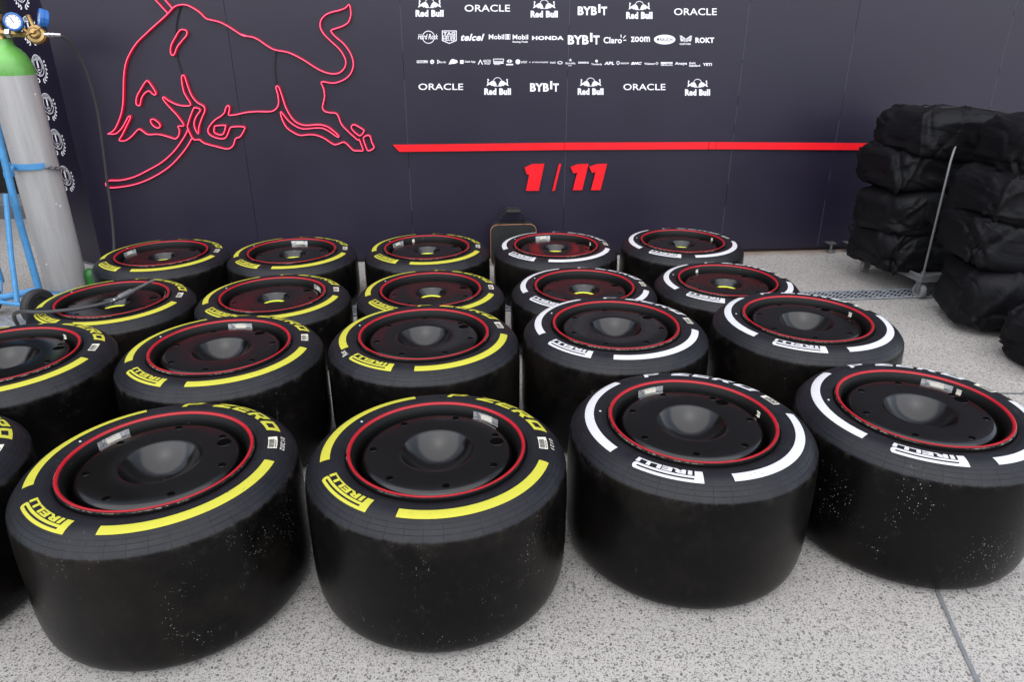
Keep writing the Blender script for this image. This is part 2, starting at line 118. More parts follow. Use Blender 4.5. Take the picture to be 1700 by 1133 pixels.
def fill(loops):
    """triangulated flat polygon with holes -> 2D verts, faces"""
    vs = [p for l in loops for p in l]
    tris = tessellate_polygon([[Vector((p[0], p[1], 0)) for p in l] for l in loops])
    out = []
    for t in tris:
        a, b, c = [vs[i] for i in t]
        ar = (b[0] - a[0]) * (c[1] - a[1]) - (b[1] - a[1]) * (c[0] - a[0])
        out.append(tuple(t) if ar > 0 else (t[0], t[2], t[1]))
    return vs, out

_tc = {}
def text2d(s, bold=0.0, shear=0.0):
    """glyph outline triangles normalised to a unit box"""
    k = (s, bold, shear)
    if k in _tc: return _tc[k]
    cu = bpy.data.curves.new("glyph", 'FONT'); cu.body = s; cu.offset = bold; cu.shear = shear; cu.resolution_u = 3
    cu.size = 1; cu.space_character = 1.0 + bold * 1.5
    o = bpy.data.objects.new("glyph", cu); C.objects.link(o)
    dg = bpy.context.evaluated_depsgraph_get(); me = bpy.data.meshes.new_from_object(o.evaluated_get(dg))
    v = [(p.co.x, p.co.y) for p in me.vertices]; f = [tuple(p.vertices) for p in me.polygons]
    bpy.data.objects.remove(o); bpy.data.curves.remove(cu); bpy.data.meshes.remove(me)
    x0 = min(p[0] for p in v); x1 = max(p[0] for p in v); y0 = min(p[1] for p in v); y1 = max(p[1] for p in v)
    v = [((x - x0) / (x1 - x0), (y - y0) / (y1 - y0)) for x, y in v]
    _tc[k] = (v, f); return _tc[k]

# ---------------------------------------------------------------- materials
def mat(name, col=(.5, .5, .5), rough=.5, metal=0, spec=.5, coat=0, bump=None, var=None):
    m = bpy.data.materials.new(name); m.use_nodes = True; nt = m.node_tree; b = nt.nodes["Principled BSDF"]
    b.inputs['Base Color'].default_value = (*col, 1); b.inputs['Roughness'].default_value = rough
    b.inputs['Metallic'].default_value = metal; b.inputs['Specular IOR Level'].default_value = spec
    b.inputs['Coat Weight'].default_value = coat
    if var or bump:
        tc = nt.nodes.new("ShaderNodeTexCoord")
    if var:                                   # (scale, amount, roughness amount): uneven wear of the surface
        nz = nt.nodes.new("ShaderNodeTexNoise"); nz.inputs['Scale'].default_value = var[0]; nz.inputs['Detail'].default_value = 6
        nz.inputs['Roughness'].default_value = .65
        nt.links.new(tc.outputs['Object'], nz.inputs['Vector'])
        mr = nt.nodes.new("ShaderNodeMapRange"); mr.inputs[1].default_value = .25; mr.inputs[2].default_value = .75
        mr.inputs[3].default_value = 1 - var[1]; mr.inputs[4].default_value = 1 + var[1]
        nt.links.new(nz.outputs[0], mr.inputs[0])
        mx = nt.nodes.new("ShaderNodeVectorMath"); mx.operation = 'SCALE'; mx.inputs[0].default_value = col
        nt.links.new(mr.outputs[0], mx.inputs['Scale']); nt.links.new(mx.outputs[0], b.inputs['Base Color'])
        r2 = nt.nodes.new("ShaderNodeMapRange"); r2.inputs[1].default_value = .3; r2.inputs[2].default_value = .7
        r2.inputs[3].default_value = max(.02, rough - var[2]); r2.inputs[4].default_value = min(1, rough + var[2])
        nt.links.new(nz.outputs[0], r2.inputs[0]); nt.links.new(r2.outputs[0], b.inputs['Roughness'])
    if bump:                                  # (scale, strength, distance)
        nb = nt.nodes.new("ShaderNodeTexNoise"); nb.inputs['Scale'].default_value = bump[0]; nb.inputs['Detail'].default_value = 5
        nt.links.new(tc.outputs['Object'], nb.inputs['Vector'])
        bp = nt.nodes.new("ShaderNodeBump"); bp.inputs['Strength'].default_value = bump[1]; bp.inputs['Distance'].default_value = bump[2]
        nt.links.new(nb.outputs[0], bp.inputs['Height']); nt.links.new(bp.outputs[0], b.inputs['Normal'])
    return m
def emit(name, col, e, base=None):
    m = mat(name, base or col, .4); b = m.node_tree.nodes["Principled BSDF"]
    b.inputs['Emission Color'].default_value = (*col, 1); b.inputs['Emission Strength'].default_value = e; return m

class NT:                                      # small node-tree writer
    def __init__(s, m): s.t = m.node_tree; s.b = s.t.nodes["Principled BSDF"]
    def n(s, ty, **k):
        o = s.t.nodes.new("ShaderNode" + ty)
        for a, v in k.items(): setattr(o, a, v)
        return o
    def l(s, a, b): s.t.links.new(a, b)
    def math(s, op, a, b=None, c=None):
        o = s.n("Math", operation=op)
        for i, q in enumerate((a, b, c)):
            if q is None: continue
            if isinstance(q, (int, float)): o.inputs[i].default_value = q
            else: s.l(q, o.inputs[i])
        return o.outputs[0]
    def rng(s, x, a, b, c=0, d=1):
        o = s.n("MapRange"); s.l(x, o.inputs[0])
        for i, q in enumerate((a, b, c, d)): o.inputs[i + 1].default_value = q
        return o.outputs[0]
    def mix(s, f, a, b):
        o = s.n("Mix", data_type='RGBA'); 
        if isinstance(f, (int, float)): o.inputs[0].default_value = f
        else: s.l(f, o.inputs[0])
        for i, q in ((6, a), (7, b)):
            if isinstance(q, tuple): o.inputs[i].default_value = (*q, 1)
            else: s.l(q, o.inputs[i])
        return o.outputs[2]
    def noise(s, vec, scale, detail=4, rough=.5):
        o = s.n("TexNoise"); s.l(vec, o.inputs['Vector']); o.inputs['Scale'].default_value = scale
        o.inputs['Detail'].default_value = detail; o.inputs['Roughness'].default_value = rough; return o.outputs[0]
    def voro(s, vec, scale):
        o = s.n("TexVoronoi"); s.l(vec, o.inputs['Vector']); o.inputs['Scale'].default_value = scale; return o
    def bump(s, h, st, d):
        o = s.n("Bump"); s.l(h, o.inputs['Height']); o.inputs['Strength'].default_value = st; o.inputs['Distance'].default_value = d
        s.l(o.outputs[0], s.b.inputs['Normal'])

def ground_material():
    m = mat("exposed aggregate concrete", (.4, .4, .4), .75, spec=.3); g = NT(m)
    tc = g.n("TexCoord").outputs['Object']
    warp = g.n("VectorMath", operation='ADD'); wz = g.n("TexNoise"); g.l(tc, wz.inputs['Vector']); wz.inputs['Scale'].default_value = 60
    ws = g.n("VectorMath", operation='SCALE'); g.l(wz.outputs['Color'], ws.inputs[0]); ws.inputs['Scale'].default_value = .009
    g.l(tc, warp.inputs[0]); g.l(ws.outputs[0], warp.inputs[1]); wv = warp.outputs[0]
    big = g.noise(tc, 1.3, 5, .6); mid = g.noise(tc, 9, 5, .6); fine = g.noise(tc, 420, 3, .6)
    basec = g.mix(g.rng(big, .3, .7), (.378, .360, .334), (.440, .420, .390))
    basec = g.mix(g.rng(mid, .4, .75, 0, .35), basec, (.33, .32, .308))
    basec = g.mix(g.rng(fine, .45, .75, 0, .5), basec, (.21, .203, .196))
    mask = None
    for sc_, th, keep, col in ((92, .28, .62, (.085, .083, .082)), (140, .31, .50, (.12, .11, .10)), (215, .34, .42, (.15, .143, .136)), (310, .36, .45, (.18, .172, .165))):
        mp = g.n("Mapping"); g.l(wv, mp.inputs[0]); mp.inputs['Location'].default_value = (sc_ * .7, sc_ * .31, 0)
        v = g.voro(mp.outputs[0], sc_)
        rnd = g.n("SeparateColor"); g.l(v.outputs['Color'], rnd.inputs[0])
        pick = g.math('GREATER_THAN', rnd.outputs[0], keep)
        size = g.math('MULTIPLY_ADD', rnd.outputs[1], .26, th - .08)
        inside = g.rng(g.math('SUBTRACT', size, v.outputs['Distance']), 0, .05)
        k = g.math('MULTIPLY', pick, inside)
        tone = g.n("VectorMath", operation='SCALE'); tone.inputs[0].default_value = col
        g.l(g.math('MULTIPLY_ADD', rnd.outputs[2], 1.1, .55), tone.inputs['Scale'])
        basec = g.mix(g.math('MULTIPLY', k, .9), basec, tone.outputs[0])
        mask = k if mask is None else g.math('MAXIMUM', mask, k)
    # rusty dirt that has run out along the foot of the wall on the right
    sp = g.n("SeparateXYZ"); g.l(tc, sp.inputs[0])
    dist = g.math('SUBTRACT', g.math('MULTIPLY_ADD', sp.outputs[0], .0892, 4.788), sp.outputs[1])
    wob = g.math('MULTIPLY_ADD', g.noise(tc, 7, 4), .16, -.02)
    st = g.math('MULTIPLY', g.rng(g.math('SUBTRACT', wob, dist), -.05, .06, 0, .75), g.math('MULTIPLY', g.math('GREATER_THAN', dist, -.1), g.rng(sp.outputs[0], .9, 1.5)))
    basec = g.mix(st, basec, (.16, .095, .05))
    stain = g.rng(g.noise(tc, 1.9, 7, .72), .52, .72, 0, .30); basec = g.mix(stain, basec, (.25, .235, .215))
    spot = g.rng(g.noise(tc, 5.5, 4, .6), .72, .76, 0, .35); basec = g.mix(spot, basec, (.17, .16, .15))
    g.l(basec, g.b.inputs['Base Color'])
    h = g.math('ADD', g.math('MULTIPLY', mask, .6), g.math('MULTIPLY', fine, .5)); g.bump(h, .35, .002)
    return m

def tyre_material():
    """matt side wall with moulded grid lines, worn slick tread with pick-up specks and scuffs"""
    m = mat("slick tyre rubber", (.015, .015, .016), .45, spec=.5); g = NT(m)
    ob = g.n("TexCoord").outputs['Object']; rn = g.n("ObjectInfo").outputs['Random']
    cx = g.n("CombineXYZ"); 
    for i in range(3): g.l(g.math('MULTIPLY', rn, (37.0, 53.0, 19.0)[i]), cx.inputs[i])
    vec = g.n("VectorMath", operation='ADD'); g.l(ob, vec.inputs[0]); g.l(cx.outputs[0], vec.inputs[1]); tc = vec.outputs[0]
    sp = g.n("SeparateXYZ"); g.l(ob, sp.inputs[0])
    r = g.math('SQRT', g.math('ADD', g.math('POWER', sp.outputs[0], 2), g.math('POWER', sp.outputs[1], 2)))
    ang = g.math('ARCTAN2', sp.outputs[1], sp.outputs[0])
    nrm = g.n("NewGeometry").outputs['Normal']; nz = g.n("SeparateXYZ"); g.l(nrm, nz.inputs[0])
    side = g.rng(nz.outputs[2], .28, .5)                       # 1 on the side wall, 0 on the tread
    n1 = g.noise(tc, 3.5, 6, .65); n2 = g.noise(tc, 22, 6, .7); n3 = g.noise(tc, 150, 4, .6)
    tread = g.mix(g.rng(n1, .35, .7), (.0018, .0016, .0016), (.0040, .0036, .0034))
    tread = g.mix(g.rng(n2, .56, .72, 0, .5), tread, (.012, .0105, .0095))
    wall = g.mix(g.rng(n2, .35, .7), (.0050, .0053, .0076), (.0100, .0105, .0142))
    col = g.mix(side, tread, wall)
    # moulded radial and ring lines near the shoulder
    fr = g.math('FRACT', g.math('MULTIPLY', ang, 46 / (2 * pi)))
    lin = g.math('LESS_THAN', g.math('ABSOLUTE', g.math('SUBTRACT', fr, .5)), .017)
    zone = g.math('MULTIPLY', g.math('GREATER_THAN', r, .322), side)
    ringl = None
    for rr in (.3235, .334, .344, .2575, .2625):
        q = g.math('LESS_THAN', g.math('ABSOLUTE', g.math('SUBTRACT', r, rr)), .0007)
        ringl = q if ringl is None else g.math('MAXIMUM', ringl, q)
    lines = g.math('MAXIMUM', g.math('MULTIPLY', lin, zone), g.math('MULTIPLY', ringl, side))
    col = g.mix(g.math('MULTIPLY', lines, .6), col, (.004, .004, .005))
    # grey scuffing where shoulder turns into tread
    edge = g.math('MULTIPLY', g.rng(g.math('ABSOLUTE', g.math('SUBTRACT', nz.outputs[2], .33)), .0, .3, 1, 0), g.rng(n2, .46, .7, 0, .5))
    col = g.mix(edge, col, (.060, .052, .044))
    # long rubbed scuffs; dull patches on the tread, tinted to paint a warm-grey sheen
    cy = g.n("CombineXYZ"); g.l(g.math('MULTIPLY', ang, 3.2), cy.inputs[0]); g.l(g.math('MULTIPLY', sp.outputs[2], 2.4), cy.inputs[1]); g.l(g.math('MULTIPLY', rn, 31), cy.inputs[2])
    s1 = g.noise(cy.outputs[0], 2.6, 7, .72); s2 = g.noise(tc, 60, 4, .7)
    tr_ = g.math('SUBTRACT', 1, side)
    scuff = g.math('MULTIPLY', g.math('MULTIPLY', g.rng(s1, .64, .70), g.rng(s2, .45, .6)), tr_); col = g.mix(g.math('MULTIPLY', scuff, .55), col, (.075, .068, .060))
    dull = g.math('MULTIPLY', g.rng(g.noise(tc, 2.1, 6, .7), .50, .66), tr_); col = g.mix(g.math('MULTIPLY', dull, .55), col, (.0130, .0104, .0084))
    # specks of grit pressed in the rubber, in drifts
    spk = None
    for s_, keep, th in ((85, .968, .11), (170, .94, .2), (320, .90, .3)):
        v = g.voro(tc, s_); rc = g.n("SeparateColor"); g.l(v.outputs['Color'], rc.inputs[0])
        k = g.math('MULTIPLY', g.math('GREATER_THAN', rc.outputs[0], keep), g.math('LESS_THAN', v.outputs['Distance'], g.math('MULTIPLY', rc.outputs[1], th * 1.6)))
        spk = k if spk is None else g.math('MAXIMUM', spk, k)
    at = g.n("Attribute", attribute_type='OBJECT', attribute_name='grit').outputs['Fac']
    drift = g.math('MULTIPLY', g.math('MULTIPLY', at, g.rng(g.math('ADD', g.noise(tc, 5.5, 4, .65), g.math('MULTIPLY', at, .07)), .57, .67)), g.math('SUBTRACT', 1, g.math('MULTIPLY', side, .75)))
    col = g.mix(g.math('MULTIPLY', spk, drift), col, (.42, .40, .36))
    g.l(g.math('MULTIPLY', g.math('MULTIPLY_ADD', side, .15, .15), g.math('MULTIPLY_ADD', g.math('MULTIPLY', lines, g.rng(g.noise(tc, 12, 4), .35, .6, .25, 1)), -.42, 1)), g.b.inputs['Specular IOR Level'])
    g.l(col, g.b.inputs['Base Color'])
    rough = g.math('ADD', g.rng(n1, .3, .7, .25, .34), g.math('MULTIPLY', g.rng(n3, .4, .7, 0, .08), 1))
    g.l(g.math('ADD', rough, g.math('MULTIPLY', side, .12)), g.b.inputs['Roughness'])
    h = g.math('ADD', g.math('MULTIPLY', n2, .35), g.math('SUBTRACT', g.math('MULTIPLY', n3, .3), g.math('MULTIPLY', lines, .9)))
    g.bump(h, .2, .0012)
    return m

def print_material(name, col):
    """painted marking on rubber, rubbed and dirty in places"""
    m = mat(name, col, .55, spec=.3); g = NT(m)
    ob = g.n("TexCoord").outputs['Object']; rn = g.n("ObjectInfo").outputs['Random']
    cx = g.n("CombineXYZ"); g.l(g.math('MULTIPLY', rn, 83), cx.inputs[0]); g.l(g.math('MULTIPLY', rn, 29), cx.inputs[1])
    vec = g.n("VectorMath", operation='ADD'); g.l(ob, vec.inputs[0]); g.l(cx.outputs[0], vec.inputs[1]); tc = vec.outputs[0]
    a = g.rng(g.noise(tc, 9, 7, .75), .3, .75, 0, .28); c = g.mix(a, col, tuple(q * .55 + .02 for q in col))
    k = g.math('MULTIPLY', g.rng(g.noise(tc, 5, 3), .48, .62), g.rng(g.noise(tc, 110, 5, .75), .60, .66))
    c = g.mix(g.math('MULTIPLY', k, .75), c, (.03, .03, .03)); g.l(c, g.b.inputs['Base Color'])
    return m

def rim_material():
    """black paint, chipped to bare alloy in patches along the outermost lip"""
    m = mat("black rim with chipped lip", (.004, .004, .004), .5, spec=.18); g = NT(m)
    ob = g.n("TexCoord").outputs['Object']; rn = g.n("ObjectInfo").outputs['Random']
    cx = g.n("CombineXYZ"); g.l(g.math('MULTIPLY', rn, 60), cx.inputs[2])
    vec = g.n("VectorMath", operation='ADD'); g.l(ob, vec.inputs[0]); g.l(cx.outputs[0], vec.inputs[1]); tc = vec.outputs[0]
    sp = g.n("SeparateXYZ"); g.l(ob, sp.inputs[0])
    r = g.math('SQRT', g.math('ADD', g.math('POWER', sp.outputs[0], 2), g.math('POWER', sp.outputs[1], 2)))
    gn = g.n("SeparateXYZ"); g.l(g.n("NewGeometry").outputs['Normal'], gn.inputs[0]); gz_ = gn.outputs[2]
    chip = g.math('MULTIPLY', g.math('MULTIPLY', g.math('GREATER_THAN', r, .2434), g.rng(gz_, .05, .2)), g.math('MULTIPLY', g.rng(g.noise(tc, 6, 3), .46, .6), g.rng(g.noise(tc, 90, 5, .7), .44, .56)))
    fl = g.math('MULTIPLY', g.math('LESS_THAN', r, .2275), g.rng(g.noise(tc, 55, 5, .8), .69, .71))
    k = g.math('MAXIMUM', chip, g.math('MULTIPLY', fl, .8))
    g.l(g.mix(k, (.004, .004, .004), (.42, .38, .32)), g.b.inputs['Base Color']); g.l(g.rng(chip, 0, 1, .5, .55), g.b.inputs['Roughness'])
    return m

def wall_material():
    m = mat("navy laminate panel", (.017, .016, .030), .42, spec=.54); g = NT(m)
    tc = g.n("TexCoord").outputs['Object']
    n = g.noise(tc, 1.1, 5, .6); f = g.noise(tc, 30, 4, .6)
    g.l(g.mix(g.rng(n, .3, .7), (.0092, .0064, .0195), (.0122, .0084, .0245)), g.b.inputs['Base Color'])
    g.l(g.rng(n, .3, .7, .38, .47), g.b.inputs['Roughness']); g.bump(g.math('ADD', g.math('MULTIPLY', n, 3), f), .06, .002)
    return m

def cylinder_paint():
    m = mat("worn grey cylinder paint", (.30, .29, .29), .38, spec=.5); g = NT(m)
    tc = g.n("TexCoord").outputs['Object']
    mp = g.n("Mapping"); g.l(tc, mp.inputs[0]); mp.inputs['Scale'].default_value = (9, 9, .8)
    a = g.noise(mp.outputs[0], 2.2, 6, .7); b = g.noise(tc, 14, 5, .6)
    c = g.mix(g.rng(a, .3, .7), (.30, .293, .29), (.43, .42, .412))
    c = g.mix(g.rng(g.noise(tc, 11, 4, .6), .70, .71), c, (.85, .83, .82))
    c = g.mix(g.rng(b, .64, .72, 0, .2), c, (.2, .19, .19))
    g.l(c, g.b.inputs['Base Color']); g.l(g.rng(b, .3, .7, .3, .5), g.b.inputs['Roughness'])
    return m

def cloth_material():
    m = mat("black nylon", (.0038, .0038, .0050), .56, spec=.16); g = NT(m)
    tc = g.n("TexCoord").outputs['Object']; rn = g.n("ObjectInfo").outputs['Random']
    mp = g.n("Mapping"); g.l(tc, mp.inputs[0]); mp.inputs['Scale'].default_value = (4, 4, 8)
    cx = g.n("CombineXYZ"); g.l(g.math('MULTIPLY', rn, 41), cx.inputs[0]); g.l(cx.outputs[0], mp.inputs['Location'])
    a = g.n("TexNoise"); g.l(mp.outputs[0], a.inputs['Vector']); a.inputs['Scale'].default_value = 1; a.inputs['Detail'].default_value = 4
    a.inputs['Distortion'].default_value = 1.6
    g.l(g.rng(g.noise(tc, 4, 4), .3, .7, .5, .68), g.b.inputs['Roughness'])
    g.bump(a.outputs[0], .25, .04)
    return m

M = dict(
    ground=ground_material(), rubber=tyre_material(), wall=wall_material(), cyl=cylinder_paint(), cloth=cloth_material(),
    yellow=print_material("yellow sidewall print", (.475, .455, .042)),
    white=print_material("white sidewall print", (.57, .57, .59)),
    red=mat("red ring", (.34, .006, .013), .36, spec=.4, var=(25, .1, .1)),
    rimblack=rim_material(),
    disc=mat("satin black wheel cover", (.0020, .0016, .0013), .20, spec=.55, coat=.0, var=(7, .35, .02)),
    hole=mat("painted hole dark", (.0015, .0015, .0015), .95, spec=.02),
    foil=mat("silver foil tape", (.62, .62, .62), .34, metal=.75, var=(40, .35, .18), bump=(45, .8, .006)),
    paper=mat("paper label", (.62, .59, .50), .6, var=(40, .1, .05)), ink=mat("black ink", (.02, .02, .02), .6),
    chalk=mat("grey marker", (.55, .53, .46), .8), hubring=mat("yellow hub ring", (.62, .66, .04), .4),
    chipped=mat("bare alloy edge", (.40, .36, .31), .35, metal=.8, var=(60, .7, .2)),
    print=mat("white vinyl print", (.86, .85, .90), .5, var=(8, .03, .05)), seam=mat("panel joint trim", (.075, .075, .095), .4),
    sign=mat("red acrylic", (.80, .010, .018), .38, spec=.4, var=(6, .05, .05)), signedge=mat("black acrylic edge", (.02, .012, .014), .4),
    neon=emit("lit neon tube", (1.0, .075, .17), .70), neonback=emit("red light channel", (.75, .003, .014), .13, (.3, .01, .02)),
    cable=mat("black cable", (.008, .008, .010), .5), hose=mat("black rubber hose", (.030, .030, .032), .5, bump=(90, .2, .002)),
    darkgreen=mat("dark green cap", (.016, .13, .022), .4, var=(20, .2, .05)), asphalt=mat("dark grey kerb", (.13, .13, .135), .8, var=(6, .2, .1)),
    green=mat("green cylinder shoulder", (.12, .36, .065), .33, spec=.55, var=(9, .25, .08)),
    brass=mat("old brass", (.34, .22, .085), .38, metal=.85, var=(25, .35, .12)), chrome=mat("chromed fitting", (.62, .62, .63), .2, metal=1),
    blue=mat("blue trolley paint", (.065, .25, .50), .42, spec=.5, var=(14, .22, .08)), gaugeblue=mat("blue gauge boot", (.02, .13, .42), .5),
    dial=mat("white dial", (.72, .72, .72), .4), wheelrub=mat("black trolley tyre", (.02, .02, .021), .6, bump=(40, .2, .003)),
    zinc=mat("zinc plated steel", (.20, .20, .205), .45, metal=.7, var=(30, .2, .1)), deck=mat("grey deck sheet", (.17, .17, .175), .5, metal=.3, var=(9, .25, .1)),
    castor=mat("grey castor wheel", (.20, .20, .20), .5), sealant=mat("grey joint sealant", (.14, .15, .16), .55, var=(25, .2, .1)),
    pit=mat("dark drain channel", (.03, .034, .042), .8), grate=mat("galvanised grating", (.33, .35, .38), .5, metal=.2, var=(14, .3, .12)),
    bagcloth=mat("black tool bag nylon", (.008, .0085, .0085), .62, bump=(60, .3, .004), var=(12, .3, .1)), piping=mat("orange piping", (.40, .17, .075), .55),
    strap=mat("black webbing", (.008, .008, .009), .7, bump=(200, .3, .002)),
    facade=mat("grey facade", (.26, .26, .27), .7, var=(2, .2, .1)), shutter=mat("grey shutter", (.2, .2, .21), .5, var=(3, .2, .1)),
    screen=mat("black screen cloth", (.006, .006, .007), .8, bump=(12, .3, .02)), darkmetal=mat("dark nozzle metal", (.16, .16, .165), .42, metal=.6, var=(40, .25, .1)),
)

# ---------------------------------------------------------------- ground
def sheet(name, x0, x1, y0, y1, z, m):
    return mesh_obj(name, [(x0, y0, z), (x1, y0, z), (x1, y1, z), (x0, y1, z)], [(0, 1, 2, 3)], m)
structure(sheet("ground", -40, 40, -30, 50, 0, M['ground']))
def joint_strip(a, b, w):
    a, b = Vector((*a, 0)), Vector((*b, 0)); d = (b - a).normalized(); n = Vector((-d.y, d.x, 0)); mb = MB(); k = 60
    v = []
    for i in range(k + 1):
        p = a + (b - a) * i / k; e = w * (1 + .35 * noise.noise(p * 9)); q = n * (.004 * noise.noise(p * 5))
        v += [p + q + n * e / 2 + Vector((0, 0, .004)), p + q - n * e / 2 + Vector((0, 0, .004))]
    mb.add(v, [(2 * i, 2 * i + 1, 2 * i + 3, 2 * i + 2) for i in range(k)])
    return structure(mb.build("ground_joint", M['sealant']))
joint_strip((1.30, 1.97), (.90, .22), .010)
joint_strip((1.5, 2.80), (6.5, 2.72), .009)
mb = MB(); mb.box((-12, 5.9, -.02), (-3.2, 9.0, .125)); kb = mb.build("kerb", M['asphalt']); structure(kb); kb.modifiers.new("b", 'BEVEL').width = .012

# ---------------------------------------------------------------- drain
WA = atan2(.0892, 1)
drain = thing("drain_grate", "long galvanised mesh drain grate let into the ground behind the tyres", "drain", (0, 3.853, 0), WA)
mb = MB(); mb.box((-5.2, -.07, .001), (5.2, .07, .0045)); mb.build("drain_channel", M['pit'], drain)
mb = MB()
for y in (-.07, .064): mb.box((-5.2, y, .0045), (5.2, y + .006, .012))
x = -5.2
while x < 5.05:
    for s in (1, -1)[:1 + (int(round(x / .03)) % 3 == 0)]:
        v = []
        for z in (.0065, .0105 + .0007 * s):
            for (dx, y) in ((-.0045, -s * .063), (.0045, -s * .063), (.1345, s * .063), (.1255, s * .063)): v.append((x + dx, y, z))
        mb.add(v, [(4, 5, 6, 7), (0, 1, 5, 4), (1, 2, 6, 5), (2, 3, 7, 6), (3, 0, 4, 7)] if s > 0 else [(7, 6, 5, 4), (4, 5, 1, 0), (5, 6, 2, 1), (6, 7, 3, 2), (7, 4, 0, 3)])
    x += .03
mb.build("grating", M['grate'], drain)

# ---------------------------------------------------------------- display wall
WO = Vector((-2.70, 4.548, 0)); WTOP = 4.6
wall = thing("display_wall", "dark navy panelled wall covered in rows of white logos behind the tyres", "wall", WO, WA)
ubs = [0.0, 1.02] + SEAMS[:1] + SEAMS[1:] + [5.95, 7.0, 8.05]
for a, b in zip(ubs, ubs[1:]):
    mb = MB(); mb.box((a + .0008, 0, .022), (b - .0008, .05, WTOP)); o = mb.build("wall_panel", M['wall'], wall)
    bv = o.modifiers.new("bevel", 'BEVEL'); bv.width = .0008; bv.segments = 2
for u in SEAMS + [5.95]:
    mb = MB(); rng_ = random.Random(int(u * 1000)); z = .03
    while z < WTOP:                           # the trim shows only here and there in the joint
        L = rng_.uniform(.05, .45)
        mb.box((u - .0011, -.0008, z), (u + .0011, .02, min(WTOP, z + L))); z += L + rng_.uniform(.01, .2)
    mb.build("joint_trim", M['seam'], wall)
RB = radians(31); RETW = .375
def RETP(s, off, z):                          # point on the angled left-hand end, in wall coordinates
    ww = Vector((-cos(RB), sin(RB), 0)) * s + Vector((-sin(RB), -cos(RB), 0)) * off
    c, s_ = cos(-WA), sin(-WA)
    return Vector((ww.x * c - ww.y * s_, ww.x * s_ + ww.y * c, z))
mb = MB(); v = [RETP(s, o, z) for z in (.022, WTOP) for s, o in ((.0008, 0), (RETW, 0), (RETW, -.05), (-.015, -.05))]
mb.add(v, [(0, 1, 5, 4), (1, 2, 6, 5), (2, 3, 7, 6), (3, 0, 4, 7), (0, 3, 2, 1), (4, 5, 6, 7)]); 
mb.f = [tuple(reversed(f)) for f in mb.f]; mb.build("end_panel", M['wall'], wall)
mb = MB(); mb.box((.01, .02, .0), (8.03, .045, .0225)); mb.build("kick_board", M['signedge'], wall)
for u in (.5, 2.4, 4.985, 5.115, 6.3):
    f = MB(); f.lathe([(0, 0.0), (.032, 0), (.033, .006), (.012, .012), (.008, .014), (.008, .06), (0, .06)], 16, Matrix.Translation((u, -.045, 0)))
    f.box((u - .03, -.055, .06), (u + .03, .005, .066)); f.build("levelling_foot", [M['zinc']], wall, True)

def onwall(name, v2, faces, m, off=.0012, parent=wall):
    return mesh_obj(name, [(u, -off, z) for u, z in v2], faces, m, parent)
def bil(q, x, y):
    (a, b), (c, d), (e, f), (g, h) = q
    return (a * (1 - x) * (1 - y) + c * x * (1 - y) + e * x * y + g * (1 - x) * y, b * (1 - x) * (1 - y) + d * x * (1 - y) + f * x * y + h * (1 - x) * y)
for s, q, bold, sh, dark in TEXTS:
    v, f = text2d(s, bold, sh)
    onwall("printed_lettering", [bil(q, x, y) for x, y in v], f, M['wall'] if dark else M['print'], .0024 if dark else .0012)
for pts, dark in POLYS:
    v, f = fill([pts]); onwall("printed_mark", v, f, M['wall'] if dark else M['print'], .0018 if dark else .0012)
def stroke2d(pts, w, closed):
    n = len(pts); L = []; R = []
    for i in range(n):
        a = Vector(pts[i - 1] if (i or closed) else pts[i]); b = Vector(pts[i]); c = Vector(pts[(i + 1) % n] if (i < n - 1 or closed) else pts[i])
        d1 = (b - a); d2 = (c - b); d1 = d1.normalized() if d1.length else d2.normalized(); d2 = d2.normalized() if d2.length else d1
        t = (d1 + d2); t = t.normalized() if t.length > .2 else d1; nn = Vector((-t.y, t.x)); k = min(1.8, 1 / max(.4, nn.dot(Vector((-d1.y, d1.x)))))
        L.append(b + nn * w / 2 * k); R.append(b - nn * w / 2 * k)
    f = [(i, (i + 1) % n, n + (i + 1) % n, n + i) for i in range(n if closed else n - 1)]
    return [tuple(p) for p in L + R], f
for pts, w, cl in LINES:
    v, f = stroke2d(pts, w, cl); f = [tuple(reversed(q)) for q in f]; onwall("printed_mark", v, f, M['print'])
# emblem of two facing bulls over a ring, printed above its lettering
BULL = [(8, 36), (14, 14), (26, -8), (42, -18), (60, -12), (78, 0), (92, 10), (97, -6), (88, -22), (94, -36), (108, -30), (101, -20), (107, -6), (103, 12), (114, 38), (96, 32), (84, 24), (70, 28), (60, 40), (50, 32), (38, 42), (22, 44)]
for q in BULLS:
    F = lambda x, y: bil(q, (x + 115) / 230, (50 - y) / 100)
    vs = []; fs = []
    for sg in (1, -1):
        v, f = fill([[F(sg * x, y) for x, y in BULL]]); b = len(vs); vs += v; fs += [tuple(i + b for i in t) for t in f]
    v, f = stroke2d([F(44 * cos(a * pi / 16), -4 + 44 * sin(a * pi / 16)) for a in range(32)], .0034, True); b = len(vs); vs += v; fs += [tuple(i + b for i in t) for t in f]
    onwall("printed_emblem", vs, fs, M['print'])
